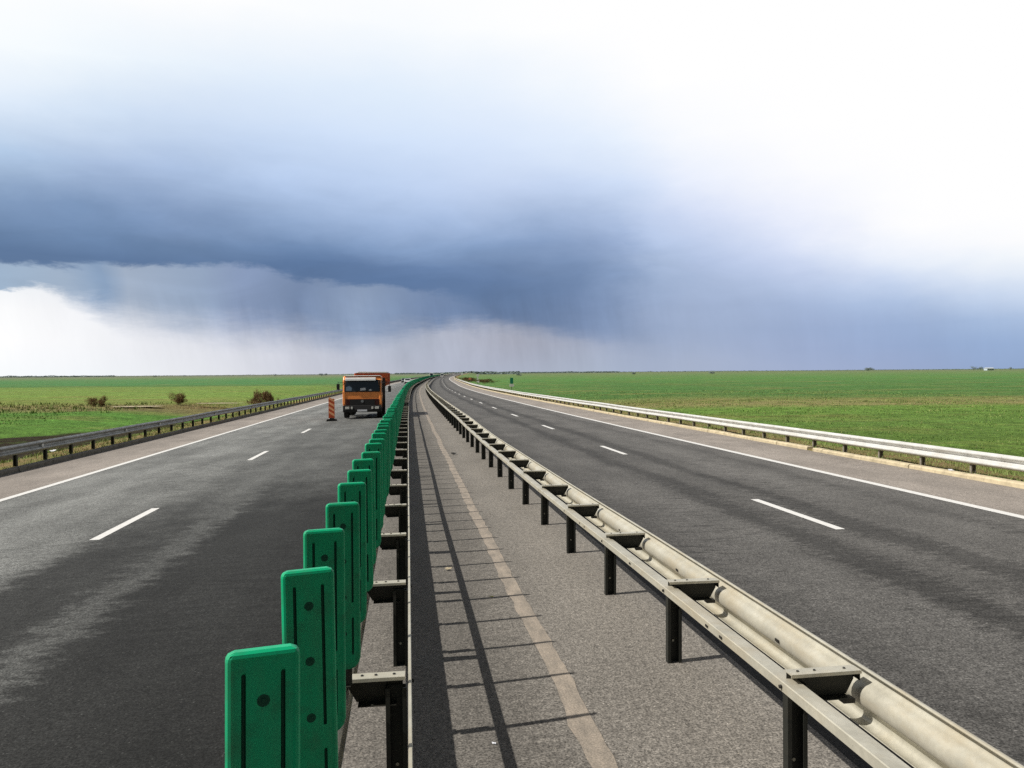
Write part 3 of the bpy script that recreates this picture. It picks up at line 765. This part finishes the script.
def truck(yst, o):
    p = P(yst, o); root = empty('dump_truck', p, head(yst), 'orange truck with white sun visor driving toward the camera beside the green panels', 'truck')
    W = 1.13
    # cab: side profile extruded, slightly raked windscreen
    m = MB(); m.prism([(-.02,.62),(-.02,1.62),(.10,2.30),(.22,2.46),(.40,2.52),(1.75,2.50),(1.80,2.3),(1.80,.62)], -W, W, 'x'); cab = m.build('cab', M['orange'], root, bevel=.05)
    m = MB()
    T = Matrix.Rotation(math.atan2(.12, .68), 4, 'X')
    ws = Matrix.Translation((0, -.045, 1.635)) @ Matrix.Rotation(-math.atan2(.12, .66), 4, 'X')
    m.prism([(-1.0,0),(1.0,0),(.95,.60),(.88,.62),(-.88,.62),(-.95,.60)], 0, .02, 'y', 0, ws); wsh = m.build('windscreen', M['glass'], root, bevel=.004)
    m = MB(); m.box(-1.04, 1.04, .004, .03, -.045, 0, 0, ws); m.box(-1.04, -.985, .004, .03, 0, .66, 0, ws); m.box(.985, 1.04, .004, .03, 0, .66, 0, ws); m.box(-1.04, 1.04, .004, .03, .62, .68, 0, ws); m.build('windscreen_seal', M['black'], wsh)
    for (a, b_, z0, z1) in ((-.13, .22, .03, .2), (.38, .56, .03, .12)):
        m = MB(); m.prism([(a, z0), (b_, z0), (b_-.03, z1), (a+.04, z1-.02)], -.008, -.002, 'y', 0, ws); m.build('paper', M['paper'], wsh)
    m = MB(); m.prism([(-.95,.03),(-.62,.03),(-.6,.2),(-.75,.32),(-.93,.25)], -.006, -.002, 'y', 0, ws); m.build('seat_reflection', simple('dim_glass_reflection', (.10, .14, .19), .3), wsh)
    for s in (-1, 1):
        wp = MB(); wp.box(s*.1-.01, s*.1+.35*1, -.012, -.006, .02, .035, 0, ws @ Matrix.Rotation(.1*s, 4, 'Y')); wp.build('wiper', M['black'], wsh)
    m = MB(); m.prism([(-.16,2.26),(-.13,2.40),(.10,2.44),(.14,2.36)], -.98, .80, 'x'); m.build('sun_visor', M['white'], root, bevel=.01)
    m = MB(); m.box(-1.05, 1.05, .12, 1.7, 2.525, 2.56); m.build('roof', M['white'], root, bevel=.015)
    # grille area
    m = MB(); m.box(-.98, .98, -.05, -.02, .80, 1.17)
    for k in range(5): m.box(-.92, .92, -.064, -.05, .84+k*.065, .865+k*.065)
    gr = m.build('grille', [M['dark_red']], root)
    m = MB(); m.box(-.72, .72, -.075, -.066, .80, 1.14); m.build('grille_insert', M['black'], gr)
    m = MB()
    m.cyl((0, -.076, 1.04), .085, -.012, axis='y', n=20); m.build('badge', M['grey'], gr)
    m = MB(); m.prism([(-.14,.40),(-.17,.52),(-.12,.80),(.3,.80),(.3,.40)], -1.12, 1.12, 'x'); bp = m.build('bumper', M['black'], root, bevel=.02)
    m = MB(); m.box(-.28, .28, -.185, -.172, .44, .55); m.build('number_plate', M['paper'], bp)
    for s in (-1, 1):
        for (cx, w_) in ((.86, .15), (.60, .07)):
            m = MB(); m.box(s*cx-w_/1.3, s*cx+w_/1.3, -.19, -.15, .58, .72); m.build('headlight', M['lamp'], root, bevel=.015)
        # corner panels
        m = MB(); m.box(min(s*.985, s*1.14), max(s*.985, s*1.14), -.045, .4, .86, 1.62); m.build('corner_panel', M['orange'], root, bevel=.03)
        m = MB(); m.prism([(.12,1.62),(.30,2.25),(1.3,2.25),(1.3,1.5),(.5,1.5)], s*(W+.002), s*(W+.012), 'x'); m.build('side_window', M['glass'], root)
        m = MB(); m.cyl((s*1.05, .05, 2.15), .014, s*(.56 if s > 0 else .36), axis='x', n=6); m.cyl((s*1.4+(.2 if s > 0 else 0), .05, 1.72), .014, .48, n=6); ar = m.build('mirror_arm', M['black'], root)
        m = MB(); m.box(s*1.4-.09+(.2 if s > 0 else 0), s*1.4+.09+(.2 if s > 0 else 0), .0, .06, 1.72-(.15 if s > 0 else 0), 2.08-(.15 if s > 0 else 0)); m.build('mirror', M['black'], ar, bevel=.02)
        wheel(root, s*.98, .95, .50, .30, s); 
        for yy in (4.1, 5.35): wheel(root, s*.95, yy, .50, .42, s)
        m = MB(); m.prism([(.32,.45),(.40,.95),(.95,1.12),(1.50,.95),(1.6,.45),(1.66,.45),(1.66,1.18),(.28,1.18),(.28,.45)], s*.80, s*1.16, 'x'); m.build('wheel_arch', M['black'], root)
        m = MB(); m.box(min(s*.5, s*1.15), max(s*.5, s*1.15), 2.0, 3.3, .55, 1.0); m.build('side_tank', M['black'], root, bevel=.03)
    m = MB(); m.box(-.45, .45, .3, 6.4, .62, .92); m.build('chassis', M['black'], root)
    m = MB(); m.box(-1.30, 1.28, 1.95, 2.15, .5, 2.42); m.cyl((-1.18, 1.88, .6), .07, 1.9, n=10); m.build('bulkhead', M['black'], root)
    # tipper / spreader body
    m = MB(); m.box(-.95, .95, 2.3, 6.4, 1.0, 1.85); m.build('body_base', M['black'], root)
    m = MB(); m.prism([(-.50,1.86),(1.28,1.86),(1.42,2.05),(1.42,2.70),(-.62,2.70),(-.62,2.05)], 2.3, 6.5, 'y'); bd = m.build('body', M['orange_dull'], root, bevel=.03)
    for yy in (2.5, 3.5, 4.5, 5.5, 6.3):
        m = MB(); m.box(1.422, 1.48, yy, yy+.1, 1.95, 2.7); m.build('rib', M['orange_dull'], bd)
    m = MB(); m.prism([(-.60,2.702),(1.42,2.702),(1.38,2.78),(-.3,2.80)], 2.25, 6.5, 'y'); m.build('cover', M['white'], root, bevel=.01)
    m = MB(); m.box(1.05, 1.25, 2.18, 2.29, 2.1, 2.35); m.build('marker_lamp', M['lamp'], root)
    return root
truck(46.4, -2.72)

def car(name, yst, o, facing, L, W, Hh, mat, label, cat, van=False):
    p = P(yst, o); root = empty(name, p, head(yst)+(math.pi if facing < 0 else 0), label, cat)
    # local: front at -y
    if van: pr = [(0,.3),(0,.95),(.75,1.25),(1.35,Hh*.96),(1.8,Hh),(L,Hh*.99),(L,.3)]
    else: pr = [(0,.3),(0,.72),(.15,.82),(1.05,.95),(1.75,Hh*.98),(2.3,Hh),(3.2,Hh*.97),(L-.35,1.02),(L,.95),(L,.3)]
    m = MB(); m.prism(pr, -W/2, W/2, 'x'); m.build('body', mat, root, bevel=.08)
    if van: a, b_ = pr[2], pr[3]
    else: a, b_ = pr[3], pr[4]
    m = MB(); w = W/2-.12
    m.face([(-w, a[0]-.02, a[1]+.03), (w, a[0]-.02, a[1]+.03), (w-.06, b_[0]-.03, b_[1]-.02), (-w+.06, b_[0]-.03, b_[1]-.02)]); m.face([(-w, a[0]+.02, a[1]+.0), (w, a[0]+.02, a[1]+.0), (w-.06, b_[0]+.0, b_[1]-.05), (-w+.06, b_[0]+.0, b_[1]-.05)]); m.build('windscreen', M['glass'], root)
    m = MB(); m.box(-w, w, L+.002, L+.02, Hh*.6, Hh*.9); m.build('rear_window', M['glass'], root)
    for s in (-1, 1):
        m = MB(); m.box(min(s*(W/2-.45), s*(W/2-.08)), max(s*(W/2-.45), s*(W/2-.08)), -.03, .03, .6, .78); m.build('headlight', M['lamp'], root)
        m = MB(); m.box(min(s*(W/2-.3), s*(W/2-.08)), max(s*(W/2-.3), s*(W/2-.08)), L-.01, L+.03, .75, 1.0); m.build('tail_light', M['tail'], root)
        for yy in (.8, L-.85): wheel(root, s*(W/2-.1), yy, .33, .22, s)
    m = MB(); m.box(-W/2+.05, W/2-.05, -.05, .2, .25, .5); m.build('bumper', M['black'], root)
    return root
M['tail'] = simple('tail_lamp_red', (.4, .02, .02), .3)
car('car', 232, -4.3, 1, 4.4, 1.8, 1.5, M['white'], 'white car with dark windscreen coming toward the camera behind the truck', 'car')
car('car', 262, -6.6, 1, 4.4, 1.8, 1.5, M['grey'], 'dark grey car far behind the truck in the outer lane', 'car')
car('van', 500, 4.6, -1, 5.6, 2.0, 2.6, M['white'], 'small white van driving away on the right carriageway at the bend', 'van', van=True)
car('box_van', 545, -4.0, 1, 6.5, 2.3, 3.1, M['white'], 'white box van coming round the bend behind the green panels', 'van', van=True)
car('box_van', 830, 5.6, -1, 6.5, 2.4, 3.2, M['white'], 'white box van furthest away on the right carriageway near the horizon', 'van', van=True)

# ------------------------------------------------------------------ barrier board
p = P(45.1, -4.38); root = empty('barrier_board', p, head(45)+.05, 'orange and white striped barrier board standing on the lane line beside the truck', 'barrier board')
m = MB(); m.prism([(-.17,.16),(.17,.16),(.17,1.24),(.14,1.28),(-.14,1.28),(-.17,1.24)], -.03, .0, 'y'); bd = m.build('board', simple('board_orange', (.62, .10, .035), .6), root)
for k in range(4):
    z0 = .26+k*.27
    m = MB(); a = z0+.20; m.prism([(-.155, a), (.155, a-.20), (.155, a-.20+.13), (-.155, a+.13)], -.034, -.0305, 'y'); m.build('stripe', simple('board_white', (1.0, .47, .24), .6), bd)
m = MB(); m.prism([(-.30,0),(.30,0),(.27,.10),(.12,.13),(.10,.18),(-.10,.18),(-.12,.13),(-.27,.10)], -.2, .2, 'y'); m.build('base', M['rubber'], root, bevel=.01)

# ------------------------------------------------------------------ roadside markers on the right
M['sign_green'] = simple('sign_green', (.01, .22, .12), .5); M['sign_white'] = simple('sign_white', (.72, .76, .74), .5)
M['sign_orange'] = simple('sign_orange', (.6, .22, .12), .5)
def marker(yst, o, top, label, plates, name='marker_post'):
    p = list(P(yst, o)); p[2] = gz(yst, o); root = empty(name, p, head(yst), label, 'marker post')
    m = MB(); m.cyl((0, 0, -.2), .04, top+.2-.02, n=10); m.build('post', M['grey'], root)
    for (z0, z1, w, mt, round_) in plates:
        m = MB()
        if round_: m.cyl((0, -.05, (z0+z1)/2), w/2, -.02, axis='y', n=20)
        else: m.prism([(-w/2,z0),(w/2,z0),(w/2,z1),(-w/2,z1)], -.07, -.045, 'y')
        m.build('plate', M[mt], root, bevel=.003)
    return root
marker(103, 13.4, 2.1, 'green and white marker post behind the right guardrail', [(1.35, 2.15, .42, 'sign_green', 0), (.95, 1.3, .62, 'sign_white', 0)])
marker(171, 13.5, 2.6, 'post with a white round disc over a white plate beyond the green marker post', [(2.1, 2.7, .6, 'sign_white', 1), (1.45, 1.85, .36, 'sign_white', 0), (.9, 1.15, .5, 'sign_white', 0)])
marker(235, 14.5, 1.6, 'post with orange plate beside the brown scrub near the bend', [(1.0, 1.6, .8, 'sign_orange', 0)])
marker(300, 14.0, 3.1, 'pale narrow sign post beyond the brown scrub near the horizon', [(2.2, 3.1, .8, 'sign_white', 0)])
marker(186, 14.6, 1.2, 'short white delineator post beyond the white round disc', [(.6, 1.2, .22, 'sign_white', 0)])

# ------------------------------------------------------------------ small litter
def litter(px, py, z, sc, mat, label, cat, name, seed):
    hy = 376.8-.0081*px; Y = 777*(H-z)/(py-hy)
    for _ in range(6): Y = 777*(H-z-(zr(Y) if z == 0 else 0))/(py-hy)
    x = (px-512)/777*Y; rnd = random.Random(seed); zz = (zr(Y) if z == 0 else z)
    m = MB(); pts = []
    for i in range(7):
        a = 2*math.pi*i/7; k = rnd.uniform(.5, 1.1); pts.append((math.cos(a)*sc*k, math.sin(a)*sc*k*.6, rnd.uniform(.1, .6)*sc))
    for i in range(7): m.face([pts[i], pts[(i+1) % 7], (0, 0, sc*.5)]); m.face([pts[i], pts[(i+1) % 7], (rnd.uniform(-.1, .1)*sc, 0, 0.01)])
    o = m.build(name, mat); o.location = (x, Y, zz+.005); tag(o, label, cat); return o
litter(491, 747, 0, .02, M['paper'], 'small crumpled white scrap on the median among the shadows at the bottom', 'litter', 'paper_scrap', 1)
litter(446.5, 571, 0, .06, M['straw'], 'pale torn strip lying in the panel shadows on the median', 'litter', 'plastic_strip', 2)
litter(453, 455, 0, .14, M['bolt'], 'small dark lump of debris on the median between the two guardrails', 'litter', 'debris', 3)
litter(952, 471.5, -.02, .09, M['paper'], 'white litter on the grass behind the right kerb', 'litter', 'plastic_bag', 4)
litter(52, 452, -.25, .12, M['paper'], 'white litter on the verge behind the left kerb', 'litter', 'plastic_bag', 5)
litter(489, 599, 0, .035, simple('yellow_moss', (.3, .3, .05), .9), 'little yellow green weed on the median near the cream line', 'weed', 'weed', 6)

rg = random.Random(77); m = MB()
for _ in range(1500):
    y = 2+16*rg.random()**1.3; o = rg.choice([rg.uniform(-.6, 2.6), rg.gauss(2.15, .12), rg.gauss(-.1, .15), rg.uniform(.9, 1.4)])
    if not -.6 < o < 2.6: continue
    p = P(y, o, .002); r = rg.uniform(.002, .0055)*(1.6 if rg.random() < .05 else 1); a = rg.uniform(0, 3); ca, sa = math.cos(a)*r, math.sin(a)*r; k = rg.uniform(.5, 1)
    q = [(p[0]+ca, p[1]+sa, p[2]), (p[0]-sa*k, p[1]+ca*k, p[2]), (p[0]-ca, p[1]-sa, p[2]), (p[0]+sa*k, p[1]-ca*k, p[2])]; top = (p[0]+r*.2, p[1], p[2]+r*rg.uniform(.6, 1.1)); mi = rg.randrange(2)
    for i in range(4): m.face([q[i], q[(i+1) % 4], top], mi)
tag(m.build('grit', [simple('pale_grit', (.42, .38, .31), .9), simple('dark_grit', (.14, .12, .10), .9)]), 'loose grit and small stones scattered on the median pavement', 'grit', kind='stuff')

# ------------------------------------------------------------------ camera
cam = bpy.data.cameras.new('camera'); co = bpy.data.objects.new('camera', cam); COL.objects.link(co); scene.camera = co
cam.sensor_width = 36; cam.lens = 36*777/1024; cam.clip_end = 20000; cam.clip_start = .05
pitch = math.atan((384-372.65)/777)
co.location = (0, 0, H)
ROLL = math.atan(.0081)
co.matrix_world = Matrix.Translation((0, 0, H)) @ Matrix.Rotation(math.pi/2-pitch, 4, 'X') @ Matrix.Rotation(-ROLL, 4, 'Z')

# ------------------------------------------------------------------ light
SD = Vector((-.983, -.27, 0)).normalized(); EL = math.atan(1/.94)
sun = bpy.data.lights.new('sun', 'SUN'); sun.energy = 5.0; sun.angle = R(.55); sun.color = (1, .95, .86)
so = bpy.data.objects.new('sun', sun); COL.objects.link(so)
sv = Vector((SD.x*math.cos(EL), SD.y*math.cos(EL), math.sin(EL)))
so.rotation_euler = sv.to_track_quat('Z', 'Y').to_euler()

# world: Nishita daylight with a storm front ahead
w = bpy.data.worlds.new('World'); scene.world = w; w.use_nodes = True; t = NT(w.node_tree)
for n_ in list(t.N): t.N.remove(n_)
out = t.n('ShaderNodeOutputWorld'); bg = t.n('ShaderNodeBackground'); t.L.new(bg.outputs[0], out.inputs[0])
sky = t.n('ShaderNodeTexSky', sky_type='NISHITA', sun_disc=False); sky.sun_elevation = EL; sky.sun_rotation = math.atan2(sv.x, sv.y) % (2*math.pi)
sky.air_density = 1.0; sky.dust_density = 1.5
clear = t.mix(1., sky.outputs[0], (.049, .043, .034, 1), 'MULTIPLY')
dirn = t.n('ShaderNodeTexCoord').outputs['Generated']
sp = t.n('ShaderNodeSeparateXYZ'); t.L.new(dirn, sp.inputs[0]); X, Y, Z = sp.outputs
az = t.math('ARCTAN2', X, Y); el = t.math('ARCSINE', Z)
# domain warp in (az, el)
cv = t.n('ShaderNodeCombineXYZ'); t.L.new(az, cv.inputs[0]); t.L.new(t.math('MULTIPLY', el, 2.2), cv.inputs[1])
n1 = t.noise(cv.outputs[0], 5., 7, .58); n2 = t.noise(t.scale(cv.outputs[0], 1, 1, loc=(7, 3, 1)), 4., 7, .58)
azw = t.math('ADD', az, t.math('MULTIPLY', t.math('SUBTRACT', n1, .5), .14))
elk = t.mr(el, 0.01, .12, .008, .055)
elw = t.math('ADD', el, t.math('MULTIPLY', t.math('SUBTRACT', n2, .5), elk))
XC = [0,100,200,300,400,500,590,620,650,700,800,900,1000]
W_ = (255,255,255)
up = {0:[W_]*13,
50:[(246,252,255),(243,250,255),(243,250,255),(240,248,255),(240,248,255),(250,253,255)]+[W_]*7,
100:[(226,238,252),(218,233,250),(215,230,248),(216,231,250),(218,233,251),(228,239,253),(242,248,255),(250,252,255)]+[W_]*5,
150:[(184,207,234),(184,204,232),(194,212,239),(202,220,246),(208,225,250),(213,228,251),(222,235,253),(228,239,254),(234,242,254),(246,249,255),W_,W_,W_],
180:[(142,168,202),(150,173,210),(165,188,222),(182,203,235),(194,213,243),(200,216,243),(204,220,246),(209,224,248),(217,229,250),(234,240,254),(250,251,255),W_,W_],
205:[(116,142,178),(122,149,186),(140,163,200),(160,184,219),(176,199,233),(182,201,234),(182,201,232),(188,206,236),(200,215,243),(218,227,249),(242,245,255),W_,W_],
225:[(99,126,162),(112,140,178),(112,140,177),(138,163,200),(158,181,217),(160,182,216),(160,180,213),(170,189,221),(186,203,233),(203,216,242),(228,234,252),(254,254,255),W_],
245:[(90,117,154),(92,119,156),(96,123,161),(104,132,171),(134,160,198),(128,154,192),(138,160,196),(152,173,208),(180,198,229),(190,205,234),(212,223,246),(243,247,255),(254,254,255)],
262:[(88,115,152),(90,117,155),(90,118,157),(88,116,156),(100,127,167),(108,134,173),(124,148,185),(142,164,199),(168,187,218),(180,196,227),(198,211,239),(228,237,253),(248,252,255)],
285:[(96,122,158),(98,124,160),(92,118,156),(88,115,154),(84,112,152),(92,118,157),(110,135,173),(130,153,189),(154,174,207),(168,186,218),(182,199,230),(200,216,243),(225,236,252)],
305:[(100,124,158),(104,126,160),(96,120,156),(94,118,155),(94,119,156),(96,121,158),(110,133,170),(124,146,182),(146,166,200),(158,176,209),(160,180,216),(164,188,225),(190,211,242)],
330:[(110,130,160),(110,130,160),(110,130,160),(104,126,160),(100,123,158),(102,125,161),(116,137,172),(124,145,180),(142,161,195),(152,170,203),(146,167,207),(140,166,209),(152,181,222)],
352:[(110,130,160),(110,130,160),(110,130,160),(110,130,160),(120,140,170),(125,143,172),(128,146,178),(134,153,185),(146,163,195),(154,171,203),(146,165,205),(132,158,203),(134,166,212)],
372:[(110,130,160),(110,130,160),(110,130,160),(110,130,160),(130,146,174),(140,155,180),(140,155,184),(142,158,188),(150,166,196),(158,173,203),(152,169,206),(142,163,204),(132,162,207)]}
low = {0:[W_]*13,
282:[(236,240,244),(232,236,243),(210,214,226),(196,200,214),(178,184,200),(170,176,192),(160,170,192),(158,170,196),(160,174,202),(164,178,206),(158,174,209),(150,172,212),(140,170,214)],
315:[(254,254,254),(243,244,248),(214,217,228),(196,199,212),(176,182,198),(172,176,190),(162,171,192),(158,170,196),(158,172,200),(162,176,204),(156,172,208),(146,168,210),(138,168,213)],
340:[(254,254,255),(246,247,250),(224,226,234),(202,205,217),(172,180,197),(170,173,188),(160,168,188),(157,168,193),(158,171,198),(164,176,203),(154,170,207),(142,163,206),(134,163,208)],
372:[(248,251,253),(243,246,250),(230,232,238),(203,206,218),(180,185,200),(172,179,197),(168,178,197),(164,176,199),(162,174,199),(164,176,202),(156,171,206),(146,164,204),(132,160,204)]}
def tabcol(tab, px, py):
    ry = sorted(tab); px = min(max(px, 0), 1000); py = min(max(py, ry[0]), ry[-1])
    for j in range(len(XC)-1):
        if px <= XC[j+1]: break
    fx = (px-XC[j])/(XC[j+1]-XC[j])
    for a, b_ in zip(ry, ry[1:]):
        if py <= b_: break
    fy = (py-a)/(b_-a); r = []
    for k in range(3):
        f = lambda q: lin(*q)[k]
        r.append((f(tab[a][j])*(1-fx)+f(tab[a][j+1])*fx)*(1-fy)+(f(tab[b_][j])*(1-fx)+f(tab[b_][j+1])*fx)*fy)
    return (*r, 1)
AZ0, AZ1 = R(-36), R(36)
def layer(tab, els, azsock, elsock):
    fz = t.mr(azsock, AZ0, AZ1); prev = None
    for k, e in enumerate(els):
        st = []
        for q in range(29):
            a = AZ0+(AZ1-AZ0)*q/28; px = 512+777*math.tan(a); hy = 376.8-.0081*px; py = hy-777*math.tan(e)/math.cos(a)
            st.append((q/28, tabcol(tab, px, py)))
        colr = t.ramp(fz, st)
        prev = colr if prev is None else t.mix(t.mr(elsock, els[k-1], e, 0, 1), prev, colr)
    return prev
def curve(pts, azsock):
    """pts: (photo column, value) -> value over azimuth"""
    fz = t.mr(azsock, AZ0, AZ1)
    return t.ramp(fz, [((math.atan((px-512)/777)-AZ0)/(AZ1-AZ0), g3(v)) for px, v in pts])
def elof(px, py):
    a = math.atan((px-512)/777); hy = 376.8-.0081*px
    return math.atan((hy-py)*math.cos(a)/777)
upper = layer(up, [R(v) for v in (0.2,1.5,3.0,4.6,5.7,6.8,7.9,9.3,11,13.5,16.5,20,24,27)], azw, elw)
az3 = t.math('ADD', az, t.math('MULTIPLY', t.math('SUBTRACT', n1, .5), .05))
lower = layer(low, [R(v) for v in (0.2, 2.2, 4.2, 6.5)], az3, el)
# two ragged cloud bases: the dark shelf and, below it, a paler veil of rain
fine = t.noise(t.scale(cv.outputs[0], 1, 1.5, loc=(9, 1, 0)), 11., 10, .7, .2)
fine2 = t.noise(t.scale(cv.outputs[0], 1, 1.5, loc=(1, 8, 0)), 8., 10, .72, .3)
e1 = curve([(x, elof(x, y)*4) for x, y in ((0,262),(60,266),(130,269),(160,265),(225,263),(262,270),(300,280),(350,283),(400,288),(460,296),(520,318),(560,330),(640,342),(760,350),(1000,352))], az)
s1 = curve([(x, v) for x, v in ((0,.08),(240,.09),(420,.09),(500,.14),(560,.2),(700,.5),(1000,.6))], az)
d1 = t.math('ADD', t.math('SUBTRACT', el, t.math('MULTIPLY', e1, .25)), t.math('MULTIPLY', t.math('SUBTRACT', fine, .5), .040))
k1 = t.mr(t.math('DIVIDE', d1, t.math('MULTIPLY', s1, .1)), -.6, .6, 0, 1, True)
e2 = curve([(x, elof(x, y)*4) for x, y in ((0,286),(40,288),(70,300),(110,314),(170,325),(230,330),(300,334),(350,342),(400,330),(460,325),(540,328),(600,335),(700,340),(1000,345))], az)
s2 = curve([(x, v) for x, v in ((0,.05),(60,.14),(130,.5),(300,.55),(380,.40),(440,.28),(560,.34),(700,.4),(1000,.5))], az)
d2 = t.math('ADD', t.math('SUBTRACT', el, t.math('MULTIPLY', e2, .25)), t.math('MULTIPLY', t.math('SUBTRACT', fine2, .5), .045))
k2 = t.mr(t.math('DIVIDE', d2, t.math('MULTIPLY', s2, .1)), -.6, .6, 0, 1, True)
veilc = [(0,(158,180,204)),(60,(160,178,200)),(100,(134,158,188)),(125,(160,175,196)),(200,(146,164,190)),(240,(134,152,184)),(300,(118,138,171)),(360,(134,152,180)),(430,(112,133,167)),(500,(98,121,157)),(560,(108,130,166)),(640,(140,158,193)),(760,(158,174,209)),(1000,(146,174,218))]
fzv = t.mr(az3, AZ0, AZ1)
veil = t.ramp(fzv, [((math.atan((px-512)/777)-AZ0)/(AZ1-AZ0), lin(*v)) for px, v in veilc])
cloud = t.mix(k1, t.mix(k2, lower, veil), upper)
bw = t.n('ShaderNodeRGBToBW'); t.L.new(cloud, bw.inputs[0])
amt = t.mr(bw.outputs[0], .25, .80, .38, .0)
amt = t.math('MULTIPLY', amt, t.mr(el, R(2), R(7), .25, 1))
bil = t.math('SUBTRACT', t.noise(t.scale(cv.outputs[0], 1, 1.6, loc=(2, 5, 0)), 6.5, 10, .56, .9), .5)
cloud = t.mix(1., cloud, t.math('ADD', 1., t.math('MULTIPLY', bil, amt)), 'MULTIPLY')
# rain shafts under the cloud base
slant = t.math('ADD', az, t.math('MULTIPLY', el, .16))
cs = t.n('ShaderNodeCombineXYZ'); t.L.new(slant, cs.inputs[0]); t.L.new(t.math('MULTIPLY', el, .25), cs.inputs[1])
ra = t.math('SUBTRACT', t.noise(cs.outputs[0], 13., 6, .66, .25), .5)
rm = t.math('MULTIPLY', t.mr(el, R(.2), R(1.5), .6, 1, True), t.mr(el, R(4.0), R(7.0), 1, 0, True))
cloud = t.mix(1., cloud, t.math('ADD', 1., t.math('MULTIPLY', t.math('MULTIPLY', ra, rm), t.math('MULTIPLY', t.mr(bw.outputs[0], .25, .98, .85, .16), curve([(0, 1.), (560, 1.), (700, .45), (1000, .35)], az)))), 'MULTIPLY')
cloud = t.mix(.015, cloud, (1, 1, 1, 1))
cloud = t.mix(t.math('MULTIPLY', t.mr(el, R(2), R(9), .30, 0, True), t.mr(az, R(2), R(14), 0, 1, True)), cloud, lin(172, 184, 204))
mask = t.math('MULTIPLY', t.mr(t.math('ABSOLUTE', az), R(44), R(75), 1, 0, True), t.mr(el, R(30), R(50), 1, 0, True))
t.L.new(t.mix(mask, clear, cloud), bg.inputs[0]); bg.inputs[1].default_value = 1.0
w.cycles.sampling_method = 'AUTOMATIC'

scene.view_settings.view_transform = 'Standard'; scene.view_settings.look = 'None'; scene.view_settings.exposure = 0
scene.cycles.max_bounces = 5; scene.cycles.diffuse_bounces = 3; scene.cycles.use_denoising = False
